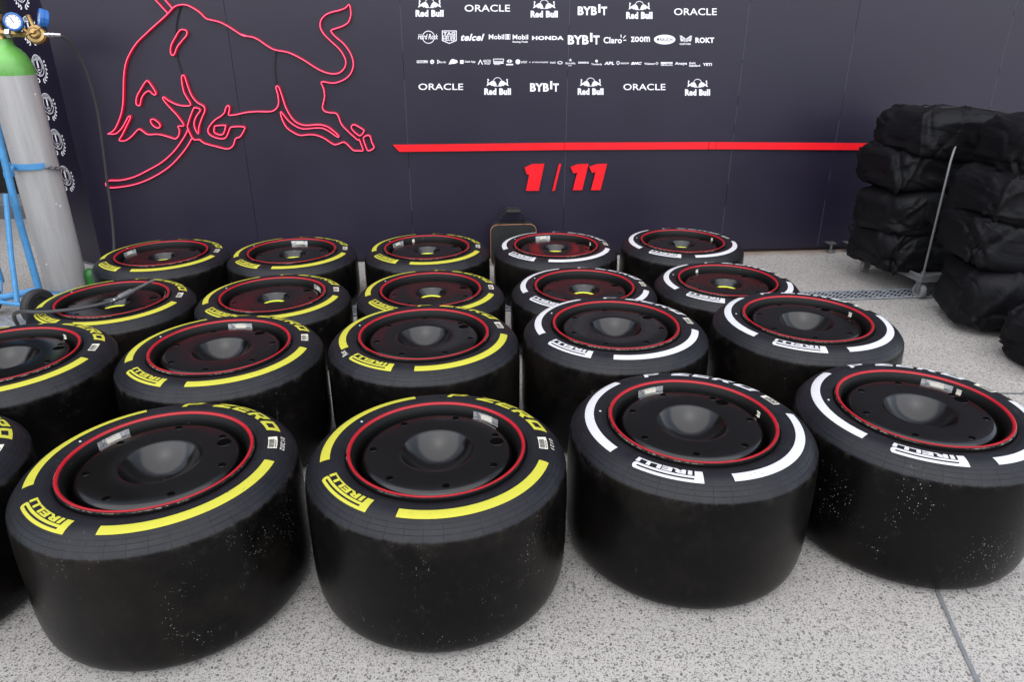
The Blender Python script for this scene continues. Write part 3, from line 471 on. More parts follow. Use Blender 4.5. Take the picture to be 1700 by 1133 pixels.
# laurel roundels down the angled end
def laurel(s0, z0):
    R = .060; k = R / 45
    F = lambda x, y, o=.0012: RETP(s0 - x * k, o, z0 + y * k)
    V = []; Fc = []
    def put(v2, f):
        b = len(V); V.extend(F(*p) for p in v2); Fc.extend(tuple(i + b for i in t) for t in f)
    for r, w in ((45, 3.2), (30, 2.2)): put(*stroke2d([(r * cos(a * pi / 20), r * sin(a * pi / 20)) for a in range(40)], w, True))
    v, f = text2d("WORLD CHAMPIONS", .02)
    put([((34 + 7 * y) * cos(radians(200 - 220 * x)), (34 + 7 * y) * sin(radians(200 - 220 * x))) for x, y in v], f)
    v, f = text2d("1", .02); put([(-6 + 11 * x, -10 + 30 * y) for x, y in v], f)
    put(*stroke2d([(-14, 24), (12, 24)], 3, False)); 
    v, f = text2d("2023", .03); put([(-11 + 22 * x, -22 + 8 * y) for x, y in v], f)
    v, f = text2d("F1", .03); put([(-7 + 14 * x, -40 + 8 * y) for x, y in v], f)
    for sg in (1, -1):
        for i in range(7):
            a = radians(-78 + i * 16); c = (62 * cos(a), 62 * sin(a) - 6)
            for side in (1, -1):
                d = a + pi / 2 + side * .62; L = 19 - i * .9
                p = [(0, 0), (.3, .2), (.62, .2), (1, 0), (.62, -.2), (.3, -.2)]
                put([(sg * (c[0] + L * (x * cos(d) - y * sin(d)) + side * 2 * cos(a)), c[1] + L * (x * sin(d) + y * cos(d))) for x, y in p], [(0, 1, 2, 3, 4, 5)])
    mesh_obj("laurel_emblem", V, Fc, M['print'], wall)
for s0, z0 in EMB: laurel(.191, z0)

# ---------------------------------------------------------------- raised red bar and numerals
def extrude(mb, pts, y0, y1):
    v, f = fill([pts]); n = len(pts)
    ar = sum(pts[i][0] * pts[(i + 1) % n][1] - pts[(i + 1) % n][0] * pts[i][1] for i in range(n)); sgn = 1 if ar > 0 else -1
    mb.add([(u, -y1, z) for u, z in v], f, 0)
    vv = [(u, -y, z) for y in (y0, y1) for u, z in pts]
    mb.add(vv, [tuple((i, (i + 1) % n, n + (i + 1) % n, n + i)[::sgn]) for i in range(n)], 1)
bar = thing("red_bar_sign", "long thin raised red bar with slanted ends across the navy wall", "sign", WO, WA)
cuts = [BAR[0][0], 3.05, BARSEAMS[0], BARSEAMS[1], BAR[3][0]]
up = BAR[:4]; lo = BAR[:3:-1]
def lerp(line, u):
    for a, b in zip(line, line[1:]):
        if a[0] <= u <= b[0]: return a[1] + (b[1] - a[1]) * (u - a[0]) / (b[0] - a[0])
    return line[-1][1]
for i, (a, b) in enumerate(zip(cuts, cuts[1:])):
    g = .0012; ta = (up[0] if i == 0 else (a + g, lerp(up, a))); ba = (lo[0] if i == 0 else (a + g, lerp(lo, a)))
    tb = (up[-1] if i == 3 else (b - g, lerp(up, b))); bb = (lo[-1] if i == 3 else (b - g, lerp(lo, b)))
    mb = MB(); extrude(mb, [ba, bb, tb, ta], .004, .020 + .0015 * (i == 2)); mb.build("bar_segment", [M['sign'], M['signedge']], bar)
nums = thing("number_sign", "raised red slanted numerals 1/11 below the red bar on the wall", "sign", WO, WA)
for i, p in enumerate(NUMS):
    mb = MB(); extrude(mb, p, .001, .018); mb.build("slash" if i == 1 else "numeral", [M['sign'], M['signedge']], nums)

# ---------------------------------------------------------------- neon outline of a charging bull
neon = thing("neon_sign", "glowing red neon outline of a charging bull mounted on the navy wall", "neon sign", WO, WA)
def sweep(mb, pts, sect, closed):
    n = len(pts); k = len(sect); V = []
    for i in range(n):
        a = pts[i - 1] if (i or closed) else pts[i]; c = pts[(i + 1) % n] if (i < n - 1 or closed) else pts[i]
        t = (c - a); t = t.normalized() if t.length > 1e-6 else Vector((1, 0)); nn = Vector((-t.y, t.x))
        for q, d in sect: p = pts[i] + nn * q; V.append((p.x, -d, p.y))
    F = []
    for i in range(n if closed else n - 1):
        j = (i + 1) % n
        for q in range(k): F.append((i * k + q, i * k + (q + 1) % k, j * k + (q + 1) % k, j * k + q))
    if not closed: F += [tuple(range(k)), tuple((n - 1) * k + q for q in reversed(range(k)))]
    mb.add(V, F)
for pts, cl in STROKES:
    sp = spline(pts, 3, bool(cl)); sp = [Vector((p[0], p[1])) for p in sp]
    mb = MB(); sweep(mb, sp, [(.0023 * cos(a * pi / 4), .026 + .0023 * sin(a * pi / 4)) for a in range(8)], cl); t = mb.build("neon_tube", M['neon'], neon, True, 60)
    mb = MB(); sweep(mb, sp, [(-.0056, .003), (.0056, .003), (.0056, .012), (.0016, .0237), (-.0016, .0237), (-.0056, .012)], cl); mb.build("light_channel", M['neonback'], t)
for pts in CABLES:
    mb = MB(); mb.tube([(u, -.009, z) for u, z in [tuple(p) for p in spline(pts, 4)]], .003, 6); mb.build("power_cable", M['cable'], neon, True)

# ---------------------------------------------------------------- tyres on rims, lying flat
TOPW = [(.2435, -.016), (.247, -.0105), (.252, -.0075), (.259, -.0058), (.262, -.0048), (.272, -.0036), (.285, -.0035), (.295, -.0043), (.305, -.0066), (.315, -.0104), (.325, -.0160), (.334, -.0228), (.342, -.0302), (.3485, -.0388), (.3522, -.0435), (.3545, -.0485), (.3560, -.056), (.3575, -.075), (.3590, -.105), (.36, -.14)]
def tyre_profile(H):
    top = [(r, H + z) for r, z in TOPW]
    bot = [(.2435, .016), (.255, .008), (.275, .002), (.295, .0), (.310, .0015), (.322, .006), (.333, .0135), (.342, .024), (.349, .038), (.3535, .055), (.3567, .078), (.3587, .108), (.3598, .14)]
    return bot + top[::-1]
SIDE = TOPW
def side_z(r):
    for (a, b), (c, d) in zip(SIDE, SIDE[1:]):
        if a <= r <= c: return b + (d - b) * (r - a) / (c - a)
    return -.02
def drape(name, tris2d, H, m, parent, lift=.0011):
    """tris2d: (verts as (angle deg, radius), faces); refined so that it follows the curve of the side wall"""
    bm = bmesh.new(); vs = [bm.verts.new((a, r, 0)) for a, r in tris2d[0]]
    for f in tris2d[1]:
        try: bm.faces.new([vs[i] for i in f])
        except ValueError: pass
    for _ in range(4):
        es = [e for e in bm.edges if hypot((e.verts[0].co.x - e.verts[1].co.x) * .0052, e.verts[0].co.y - e.verts[1].co.y) > .011]
        if not es: break
        bmesh.ops.subdivide_edges(bm, edges=es, cuts=1); bmesh.ops.triangulate(bm, faces=bm.faces[:])
    me = bpy.data.meshes.new(name)
    for v in bm.verts:
        a, r = radians(v.co.x), v.co.y; v.co = (r * cos(a), r * sin(a), H + side_z(r) + lift)
    bmesh.ops.recalc_face_normals(bm, faces=bm.faces[:])
    if sum(f.normal.z for f in bm.faces) < 0: bmesh.ops.reverse_faces(bm, faces=bm.faces[:])
    bm.to_mesh(me); bm.free(); me.materials.append(m)
    o = bpy.data.objects.new(name, me); C.objects.link(o); o.parent = parent; return o
def band(a0, a1, r0=.2865, r1=.3125, n=30):
    v = [(a0 + (a1 - a0) * i / n, r) for i in range(n + 1) for r in (r0, r1)]
    return v, [(2 * i, 2 * i + 1, 2 * i + 3, 2 * i + 2) for i in range(n)]
LET = dict(
    P=[[(0, 0), (.27, 0), (.27, .33), (.84, .33), (1, .48), (1, 1), (0, 1)], [(.27, .56), (.72, .56), (.72, .77), (.27, .77)]],
    Z=[[(0, 0), (1, 0), (1, .24), (.44, .24), (1, .70), (1, 1), (0, 1), (0, .76), (.56, .76), (0, .30)]],
    E=[[(0, 0), (1, 0), (1, .23), (.27, .23), (.27, .39), (.9, .39), (.9, .61), (.27, .61), (.27, .77), (1, .77), (1, 1), (0, 1)]],
    R=[[(0, 0), (.27, 0), (.27, .33), (.48, .33), (.70, 0), (1.04, 0), (.80, .35), (1, .48), (1, 1), (0, 1)], [(.27, .56), (.72, .56), (.72, .77), (.27, .77)]],
    O=[[(0, 0), (1, 0), (1, 1), (0, 1)], [(.27, .26), (.73, .26), (.73, .74), (.27, .74)]])
def zero_letters():
    V = []; F = []
    for ch, a0, a1 in (("P", 88, 78), ("Z", 69.5, 58), ("E", 56, 45.5), ("R", 43.2, 32), ("O", 29, 16.5)):
        v, f = fill(LET[ch]); b = len(V)
        V += [(a0 + (a1 - a0) * (x + .22 * (y - .5)), .283 + .034 * y) for x, y in v]; F += [tuple(i + b for i in t) for t in f]
    return V, F
def maker_logo():
    A0, A1, R0, RH = 242.5, 207.5, .2785, .040
    V = []; F = []
    def put(v, f):
        b = len(V); V.extend((A0 + (A1 - A0) * x, R0 + RH * y) for x, y in v); F.extend(tuple(i + b for i in t) for t in f)
    put(*fill([[(0, 0), (.115, 0), (.115, .52), (.97, .52), (.993, .60), (1, .74), (.99, .9), (.965, 1), (-.01, 1)], [(.12, .69), (.93, .69), (.945, .75), (.93, .81), (.12, .81)]]))
    v, f = text2d("IRELLI", .05); put([(.15 + .85 * x, .46 * y) for x, y in v], f)
    return V, F
def lathe_obj(name, prof, n, m, parent, H, mi=None):
    mb = MB(); mb.lathe([(r, H + z) for r, z in prof], n); return mb.build(name, m, parent, True, 32)

tyre_mesh = {}
def make_tyre(rear):
    """one tyre on its rim; returns meshes that copies share"""
    H = .425 if rear else .316
    P = {}
    mb = MB(); mb.lathe(tyre_profile(H), 144); P['tyre_rubber'] = mb.build("tyre_rubber", M['rubber'], None, True, 60)
    bar_ = [(.205, -.105), (.2205, -.10), (.2215, -.06), (.2225, -.020), (.2262, -.0105), (.2300, -.0035), (.2312, -.0022)]
    lip = [(.2312, -.0022), (.2420, .0003), (.2440, -.001), (.2446, -.005), (.2435, -.018)]
    P['rim'] = lathe_obj("rim", [(r, z) for r, z in bar_ + lip][::-1], 128, M['rimblack'], None, H)
    P['red_ring'] = lathe_obj("red_ring", [(.2420, .0010), (.2415, .0026), (.2402, .0034), (.2390, .0034), (.2345, .0018), (.2334, .0006), (.2328, -.0018)], 128, M['red'], None, H)
    cap_ = [(.1 * (1 - k / 14), -.0305 - (sqrt(.114 ** 2 - (.1 * (1 - k / 14)) ** 2) - sqrt(.114 ** 2 - .1 ** 2))) for k in range(12)]
    if rear: d = [(.2185, -.075), (.2085, -.06), (.2075, -.046), (.2045, -.037), (.198, -.031), (.188, -.0282), (.15, -.0272), (.128, -.0272), (.114, -.0274), (.108, -.0279), (.104, -.0288)] + cap_ + [(.009, -.0888), (.008, -.091), (0, -.091)]
    else: d = [(.2185, -.075), (.2085, -.06), (.2075, -.046), (.2045, -.038), (.199, -.034), (.190, -.0322), (.10, -.0310), (.084, -.0312), (.0765, -.0320), (.0730, -.0350), (.0670, -.050), (.0595, -.0690), (.0570, -.0705), (.050, -.076), (0, -.076)]
    up_ = .0135 if rear else .0110
    d = [(r, z + up_ * (z > -.07 or r < .19)) for r, z in d]
    P['wheel_cover'] = lathe_obj("wheel_cover", d, 128, M['disc'], None, H)
    hr = [(r, z + .011) for r, z in ((.0505, -.0700), (.0515, -.0672), (.0585, -.0655), (.0612, -.0690))]
    P['hub_ring'] = None if rear else lathe_obj("hub_ring", hr[::-1], 48, M['hubring'], None, H)
    zb = (-.0275 if rear else -.0318) + up_
    holes = []
    for k in range(7): holes.append((180 + k * 360 / 7, .1755, .0096))
    holes.append((14.0, .168, .0190))
    P['holes'] = []
    for a, r, s in holes:
        mb = MB(); Mx = Matrix.Translation((r * cos(radians(a)), r * sin(radians(a)), H + zb))
        mb.lathe([(s * 1.06, -.0003), (s * 1.03, .0004), (s, .0005)], 24, Mx, 0); mb.lathe([(s, .0005), (s * .97, .0003), (0, .0003)], 24, Mx, 1)  # flat black disc on the cover, the hole's darkness painted in
        P['holes'].append(mb.build("vent_hole", [M['disc'], M['hole']], None, True, 40))
    for cn in ('yellow', 'white'):
        m = M[cn]
        P['bands', cn] = [drape("colour_band", band(257.3, 346), H, m, None), drape("colour_band", band(108.5, 193.5), H, m, None)]
        P['logo', cn] = drape("sidewall_logo", maker_logo(), H, m, None)
        P['zero', cn] = drape("sidewall_lettering", zero_letters(), H, m, None)
    # bar code sticker
    v = []; f = []; mi = []
    def quad(a0, a1, r0, r1, k):
        n = 3; b = len(v)
        for i in range(n + 1):
            for r in (r0, r1):
                a = radians(a0 + (a1 - a0) * i / n); v.append((r * cos(a), r * sin(a), H + side_z(r) + (.0011 if k == 0 else .0016)))
        for i in range(n): f.append((b + 2 * i, b + 2 * i + 1, b + 2 * i + 3, b + 2 * i + 2)); mi.append(k)
    quad(-2.5, 9.5, .2805, .3045, 0); rg = random.Random(4); a = -1.8
    while a < 6.6: w = rg.uniform(.12, .42); quad(a, a + w, .2825, .2965, 1); a += w + rg.uniform(.18, .4)
    for k in range(3): quad(-1.5 + k * 2.6, .4 + k * 2.6, .299, .3015, 1)
    P['barcode'] = mesh_obj("barcode_label", v, f, [M['paper'], M['ink']], None, False, mi)
    P['foil'] = lathe_obj("foil_tape", [(.2202, -.030), (.2212, -.0285), (.2216, -.0135), (.2200, -.0118)], 10, M['foil'], None, H) if 0 else None
    mb = MB(); mb.lathe([(.2190, H - .030), (.2203, H - .030), (.2222, H - .0075), (.2210, H - .0068)], 14, None, 0, radians(-12), radians(12)); 
    mb.lathe([(.2185, H - .025), (.2197, H - .025), (.2212, H - .0115), (.2200, H - .011)], 8, None, 1, radians(-5.5), radians(5.0))
    P['foil'] = mb.build("foil_tape", [M['foil'], M['paper']], None, True, 40)
    mb = MB(); mb.lathe([(.2175, H - .026), (.2213, H - .026), (.2219, H - .0105), (.2185, H - .0105)], 4, None, 0, radians(-2), radians(2)); P['weight'] = mb.build("balance_weight", M['paper'], None)
    mb = MB(); mb.lathe([(.0038, 0), (.003, .0016), (0, .002)], 10, Matrix.Translation((.268 * cos(radians(150)), .268 * sin(radians(150)), H - .0045))); P['dot'] = mb.build("paint_dot", M['white'], None, True)
    return P
proto = {True: make_tyre(True), False: make_tyre(False)}
def use(o, parent, rz=0):
    c = o.copy(); C.objects.link(c); c.parent = parent; c.rotation_euler = (0, 0, rz); return c
def place_tyre(x, y, rear, colour, rot, tape, label, hand=None, ring_rot=0, weight=None):
    P = proto[rear]
    t = thing("racing_tyre", label, "tyre", (x, y, 0), radians(rot), "slick racing tyres lying in rows")
    rub = use(P['tyre_rubber'], t); rub['grit'] = GRIT.get((x, y), .35)
    for b in P['bands', colour]: use(b, rub)
    use(P['logo', colour], rub); use(P['zero', colour], rub); use(P['barcode'], rub); use(P['dot'], rub)
    rim = use(P['rim'], t, radians(ring_rot)); use(P['red_ring'], rim);
    wc = use(P['wheel_cover'], t, radians(ring_rot))
    for h in P['holes']: use(h, wc)
    if not rear: use(P['hub_ring'], wc)
    for a in tape: use(P['foil'], rim, radians(a - rot - ring_rot))
    if weight is not None: use(P['weight'], rim, radians(weight - rot - ring_rot))
    if hand:
        H = .425 if rear else .316
        s, a0, a1, r0, r1 = hand; v, f = text2d(s, .006, .15)
        drape("handwriting", ([(a0 + (a1 - a0) * u, r0 + (r1 - r0) * w) for u, w in v], f), H, M['chalk'], rub)
    return t
Y, W = 'yellow', 'white'
TYRES = [
 (-1.685, 1.590, 1, Y, 12, [120], "yellow-striped tyre cut off by the left edge of the front row", None, 20, None),
 (-.944, 1.631, 1, Y, 12, [147], "large yellow-striped tyre, front row, with a handwritten 01202 and scuffed tread", ("01202", 9.5, -3, .3125, .3235), 8, None),
 (-.206, 1.689, 1, Y, 0, [54], "large yellow-striped tyre, front row, with a handwritten 0121 beside its bar code", ("0121", 9, -1, .3125, .3225), 0, None),
 (.528, 1.839, 1, W, 20, [113], "large white-striped tyre with plain clean tread, between yellow-striped and speckled tyres in front row", None, 10, 14),
 (1.241, 1.914, 1, W, 21, [50], "large white-striped tyre speckled with grit at the right end of the front row", None, -14, 33),
 (-1.785, 2.285, 1, Y, 10, [], "yellow-striped tyre in the second row, cut by the left edge of the photo", None, 5, 62),
 (-1.049, 2.364, 1, Y, 12, [92], "yellow-striped tyre in the second row with bright foil tape across its rim", None, 30, None),
 (-.330, 2.479, 1, Y, 13, [], "yellow-striped tyre in the second row with grey handwriting beside the logo", ("Rot", 203, 196, .305, .324), 5, None),
 (.400, 2.568, 1, W, 4, [], "white-striped tyre in the second row with dulled stripes, right of the yellow-striped ones", None, 16, None),
 (1.162, 2.632, 1, W, 20, [], "white-striped tyre at the right end of the second row beside the open ground", None, 9, 20),
 (-1.857, 3.140, 0, Y, 8, [20], "yellow-striped tyre in the third row with a black air line lying across it", None, 0, None),
 (-1.132, 3.206, 0, Y, 11, [35], "yellow-striped tyre in the third row with crumpled foil tape at the right of its rim", None, 12, None),
 (-.392, 3.276, 0, Y, 3, [], "yellow-striped tyre in the third row without foil tape, next to the white-striped ones", None, 7, None),
 (.353, 3.322, 0, W, 3, [], "white-striped tyre in the third row with dim red reflections on its cover, between two rows", None, 3, None),
 (1.076, 3.410, 0, W, 10, [], "white-striped tyre at the right end of the third row near the drain grate", None, 18, 118),
 (-1.957, 3.875, 0, Y, 7, [165], "yellow-striped tyre at the left end of the back row beside the hose and cylinder", None, 22, None),
 (-1.242, 3.921, 0, Y, 8, [95], "yellow-striped tyre in the back row with foil tape at the far middle of its rim", None, 0, None),
 (-.488, 3.995, 0, Y, 1, [148], "yellow-striped tyre in the back row just left of the black tool bag", None, 10, 118),
 (.254, 4.040, 0, W, 2, [108], "white-striped tyre in the back row with pale foil tape, before the black tool bag", None, 15, 20),
 (1.006, 4.124, 0, W, 14, [], "white-striped tyre at the right end of the back row near the wall", None, 4, 25),
]
GRIT = {(-.944, 1.631): .5, (-.206, 1.689): .42, (.528, 1.839): .06, (1.241, 1.914): .85}
for a in TYRES: place_tyre(a[0], a[1], bool(a[2]), *a[3:])
for P in proto.values():                       # the unplaced originals go
    for k, o in list(P.items()):
        for q in (o if isinstance(o, list) else [o] if o else []): bpy.data.objects.remove(q)

# ---------------------------------------------------------------- unseen garage building, added only for glossy surfaces to reflect
gar = thing("added_garage", "unseen long low grey garage building with roller shutters, added to be mirrored in the glossy rubber", "building", (0, -14, 0))
mb = MB(); mb.box((-16, -4, 0), (16, 0, 3.6)); mb.build("garage_wall", M['facade'], gar)
mb = MB(); mb.box((-16.1, -.01, 3.6), (16.1, .8, 3.75)); mb.build("canopy", M['facade'], gar)
for k in range(6):
    x = -12.4 + k * 4.2; mb = MB()
    for q in range(14): mb.box((x, .004, .03 + q * .23), (x + 3.5, .03 + .008 * (q % 2), .03 + q * .23 + .222))
    mb.build("roller_shutter", M['shutter'], gar)

# ---------------------------------------------------------------- gas cylinder
CX, CY = -2.745, 4.2
gas = thing("gas_cylinder", "tall scratched grey gas cylinder with a green shoulder, standing in a blue trolley", "gas cylinder", (CX, CY, 0))
mb = MB(); mb.lathe([(0, 0.002), (.108, .002), (.115, .014), (.1155, .6), (.115, 1.232)], 64); mb.build("cylinder_body", M['cyl'], gas, True)
mb = MB(); mb.lathe([(.1152, 1.232), (.1145, 1.262), (.107, 1.30), (.092, 1.335), (.070, 1.362), (.052, 1.376), (.046, 1.386), (.045, 1.412), (.03, 1.414), (0, 1.414)], 64); mb.build("cylinder_shoulder", M['green'], gas, True)
mb = MB(); mb.lathe([(.024, 1.414), (.022, 1.425), (.016, 1.43), (.0175, 1.462), (.013, 1.47), (.013, 1.50), (.03, 1.505), (.031, 1.53), (.024, 1.536), (0, 1.536)], 20); mb.tube([(.0, -.004, 1.446), (.062, -.01, 1.446)], .014, 12); mb.build("cylinder_valve", M['brass'], gas, True)
v, f = text2d("NITROGEN", .03)                 # lettering runs down the curve of the cylinder
def on_cyl(x, y): a = radians(212 - 26 * y); z = 1.14 - .30 * x; return (.1163 * cos(a), .1163 * sin(a), z)
mesh_obj("stencilled_lettering", [on_cyl(x, y) for x, y in v], f, M['ink'], gas)

RX, RY, RZ = -2.525, 4.15, 1.436
reg = thing("pressure_regulator", "brass pressure regulator with two blue gauges on the cylinder valve", "regulator", (RX, RY, RZ)); reg.scale = (1.3, 1.3, 1.3)
mb = MB(); face = Vector((.12, -.80, .30)).normalized(); Mx = face.to_track_quat('Z', 'Y').to_matrix().to_4x4()
mb.lathe([(0, -.045), (.022, -.045), (.025, -.02), (.036, -.012), (.0385, -.004), (.0385, .004), (.035, .007), (.034, .010), (.024, .013), (.021, .020), (.016, .024), (0, .024)], 40, Mx); mb.build("regulator_body", M['brass'], reg, True)
mb = MB(); p = face * .024; q = Vector((.8, .1, .35)).normalized() * .03; mb.tube([p - q + face * .006, p + q + face * .006], .0035, 8); mb.tube([p, p + face * .012], .007, 10); mb.build("adjusting_screw", M['brass'], reg, True)
mb = MB(); mb.tube([(-.15, .012, .006), (-.10, .008, .003), (-.036, 0, 0)], [.013, .0125, .0125], 6); mb.build("inlet_pipe", M['brass'], reg, True)
mb = MB(); mb.tube([(-.105, .008, .004), (-.125, .01, .004)], .019, 6); mb.build("inlet_nut", M['chrome'], reg, True)
mb = MB(); mb.tube([(.034, 0, 0), (.052, 0, 0), (.0521, 0, 0), (.056, 0, 0), (.0561, 0, 0), (.066, 0, 0), (.0661, 0, 0), (.072, 0, 0), (.0721, 0, 0), (.100, .0, -.002)], [.009, .009, .012, .012, .008, .008, .0105, .0105, .0075, .007], 12); mb.build("outlet_fitting", M['chrome'], reg, True)
def gauge(loc, d, stem0):
    loc = Vector(loc); d = Vector(d).normalized(); Mx = Matrix.Translation(loc) @ d.to_track_quat('Z', 'Y').to_matrix().to_4x4()
    g = MB(); g.lathe([(0, -.024), (.030, -.024), (.034, -.020), (.0345, -.006), (.036, -.004), (.036, .007), (.033, .010), (.0285, .010), (.0275, .006)], 12, Mx); o = g.build("gauge", M['gaugeblue'], reg, True, 25)
    f_ = MB(); f_.lathe([(.0282, .0065), (0, .0065)], 32, Mx, 0)
    for k in range(9):
        a = radians(225 - k * 33.7); R2 = Mx @ Matrix.Rotation(a, 4, 'Z'); f_.box((.020, -.0009, .0067), (.0255, .0009, .0072), 1, R2)
    f_.box((-.007, -.0011, .0075), (.019, .0011, .0082), 1, Mx @ Matrix.Rotation(radians(115), 4, 'Z')); f_.build("dial", [M['dial'], M['ink']], o)
    s = MB(); s.tube([stem0, loc - d * .012], .0065, 8); s.build("gauge_stem", M['brass'], o, True)
gauge((-.072, -.015, .047), (.30, -.88, .22), (-.03, .0, .006))
gauge((.030, .01, .062), (-.74, -.62, .24), (.015, .0, .02))
mb = MB(); mb.tube([(-.012, .01, .03), (-.022, .012, .066)], [.009, .0075], 8); mb.tube([(-.022, .012, .066), (-.0225, .012, .074)], .010, 6); mb.build("relief_valve", M['brass'], reg, True)

# hose from the regulator down behind the back tyre, along the ground and up over the third-row tyre
hose = thing("air_hose", "black rubber air hose hanging from the regulator, its metal nozzle resting on a tyre", "hose", (0, 0, 0))
path = [(-2.405, 4.15, 1.432), (-2.388, 4.17, 1.415), (-2.372, 4.22, 1.345), (-2.362, 4.26, 1.24), (-2.374, 4.30, 1.05), (-2.402, 4.32, .82), (-2.428, 4.33, .62), (-2.442, 4.33, .45), (-2.46, 4.31, .25), (-2.47, 4.24, .06), (-2.46, 4.10, .013), (-2.42, 3.92, .012), (-2.385, 3.70, .012), (-2.37, 3.45, .013), (-2.36, 3.28, .03), (-2.31, 3.13, .14), (-2.245, 3.01, .275), (-2.16, 2.945, .326), (-2.06, 2.925, .331), (-1.97, 2.93, .336), (-1.90, 2.955, .337), (-1.845, 3.0, .337), (-1.81, 3.045, .336)]
mb = MB(); mb.tube([tuple(p) for p in spline(path, 6)], .0085, 10); mb.build("hose_tube", M['hose'], hose, True)
mb = MB(); e = Vector(path[-1]); d = (Vector((-1.722, 3.338, .352)) - e).normalized(); d = Vector((.30, .95, .06)).normalized()
def along(t): return tuple(e + d * t)
mb.tube([along(t) for t in (-.012, .004, .0041, .012, .0121, .03, .0301, .038)], [.0105, .0105, .0085, .0085, .0115, .0115, .0095, .0095], 12); mb.build("hose_coupling", M['chrome'], hose, True)
mb = MB(); mb.tube([along(t) for t in (.038, .05, .12, .125, .19, .262)], [.010, .0145, .0145, .0095, .0072, .0062], 12); mb.build("air_nozzle", M['darkmetal'], hose, True)

# blue cylinder trolley
cart = thing("cylinder_trolley", "blue tubular two-wheeled trolley holding the grey gas cylinder", "trolley", (-2.70, 3.85, 0))
def rel(*p): return (p[0] + 2.70, p[1] - 3.85, p[2])
mb = MB(); mb.tube([rel(-2.690, 3.86, .06), rel(-2.70, 3.87, .5), rel(-2.675, 3.855, .90), rel(-2.66, 3.86, 1.2)], .0185, 12); mb.build("frame_rail", M['blue'], cart, True)
mb = MB(); mb.tube([rel(-3.02, 4.02, .09), rel(-3.03, 4.03, .6), rel(-3.02, 4.02, 1.2)], .0245, 12); mb.build("frame_rail", M['blue'], cart, True)
mb = MB(); mb.tube([rel(-2.690, 3.81, .66), rel(-2.698, 3.73, .35), rel(-2.690, 3.660, .095)], [.014, .014, .014], 10); mb.build("brace", M['blue'], cart, True)
mb = MB(); mb.tube([rel(-2.92, 3.70, .1), rel(-2.565, 3.60, .1)], .011, 10); mb.build("axle", M['blue'], cart, True)
mb = MB(); mb.tube([rel(-2.69, 3.86, .10), rel(-2.86, 3.69, .10)], .02, 10); mb.tube([rel(-3.02, 4.02, .1), rel(-2.80, 3.68, .1)], .016, 10); mb.build("lower_strut", M['blue'], cart, True)
mb = MB(); mb.box((-.13, .22, .001), (.04, .33, .0018)); 
mb.build("foot_plate", M['blue'], cart)
for wx, wy in ((-2.895, 3.695), (-2.53, 3.59)):
    ax = Vector((.96, -.28, 0)).normalized(); Mx = Matrix.Translation(rel(wx, wy, .1)) @ ax.to_track_quat('Z', 'Y').to_matrix().to_4x4()
    w = MB(); w.lathe([(.058, -.02), (.085, -.024), (.096, -.018), (.1, 0), (.096, .018), (.085, .024), (.058, .02)], 40, Mx); wo = w.build("wheel", M['wheelrub'], cart, True)
    h = MB(); h.lathe([(.058, -.02), (.05, -.008), (.02, -.008), (.018, -.026), (0, -.026)], 28, Mx); h.lathe([(0, .026), (.018, .026), (.02, .008), (.05, .008), (.058, .02)], 28, Mx); h.build("wheel_hub", M['wheelrub'], wo, True)
mb = MB(); pts = []
for k in range(13):                            # flat band hugging the front of the cylinder
    a = radians(200 + k * 10.3); pts.append((.121 * cos(a), .121 * sin(a)))
vv = []
for x, y in [(-.055 - .0, -.33)] * 0 + pts:
    for rr in (1.0, 1.05):
        for z in (.735, .768): vv.append(rel(CX + x * rr, CY + y * rr, z))
n = len(pts)
mb.add(vv, [q for i in range(n - 1) for q in ((4 * i + 2, 4 * i + 6, 4 * i + 7, 4 * i + 3), (4 * i + 3, 4 * i + 7, 4 * i + 5, 4 * i + 1), (4 * i, 4 * i + 4, 4 * i + 6, 4 * i + 2))])
mb.box((-.012, -.02, .737), (.016, .03, .766), 0, Matrix.Translation(rel(-2.69, 3.87, 0))); mb.tube([rel(-2.69, 3.88, .752), rel(-2.80, 4.08, .752)], .012, 8)
mb.build("retaining_band", M['blue'], cart)
mb = MB()
for k in range(9):                             # short chain closing the band
    a = radians(326 + k * 7.4); c = Vector((CX + .132 * cos(a), CY + .132 * sin(a), .742 - .0045 * k)); t = Vector((-sin(a), cos(a), -.1)); u = Vector((0, 0, 1)) if k % 2 else Vector((cos(a), sin(a), 0))
    mb.tube([rel(*(c + t * .0135 * cos(q * pi / 5) + u * .008 * sin(q * pi / 5))) for q in range(10)], .0032, 6, 0, True)
mb.build("chain", M['zinc'], cart, True)
cap = MB(); cap.lathe([(.036, .002), (.037, .06), (.034, .082), (.025, .098), (.012, .107), (0, .109)], 32); co = cap.build("bottle_cap", M['darkgreen'], None, True); co.location = (-2.605, 4.23, 0)
tag(co, "small dark green domed cap on the ground between cylinder and back-row tyre", "cap")

# black screen far behind on the left
scr = thing("black_screen", "tall black screen standing in the distance at the far left", "screen", (-4.9, 6.12, .125))
mb = MB(); v = []; n = 130
for i in range(n + 1):
    x = -6.2 + 7.35 * i / n; y = .03 * sin(i * 1.7) + .012 * sin(i * 4.1)
    v += [(x, y, .04), (x, y, 6.0)]
mb.add(v, [(2 * i, 2 * i + 2, 2 * i + 3, 2 * i + 1) for i in range(n)]); mb.build("screen_cloth", M['screen'], scr, True, 80)
mb = MB(); v = []; n = 90  # out-of-view side wing, added to block the end panel's leftward reflection
for i in range(n + 1):
    q = -.35 - 3.9 * i / n; x = .16 + .03 * sin(i * 1.6) + .012 * sin(i * 3.7); v += [(x, q, -.115), (x, q, 2.2)]
mb.add(v, [(2 * i, 2 * i + 1, 2 * i + 3, 2 * i + 2) for i in range(n)]); mb.build("blocker_cloth", M['screen'], scr, True, 80)
mb = MB()
for x in (-6.2, -3.6, -1.2, 1.15): mb.tube([(x, .05, 0), (x, .05, 6.02)], .025, 8)
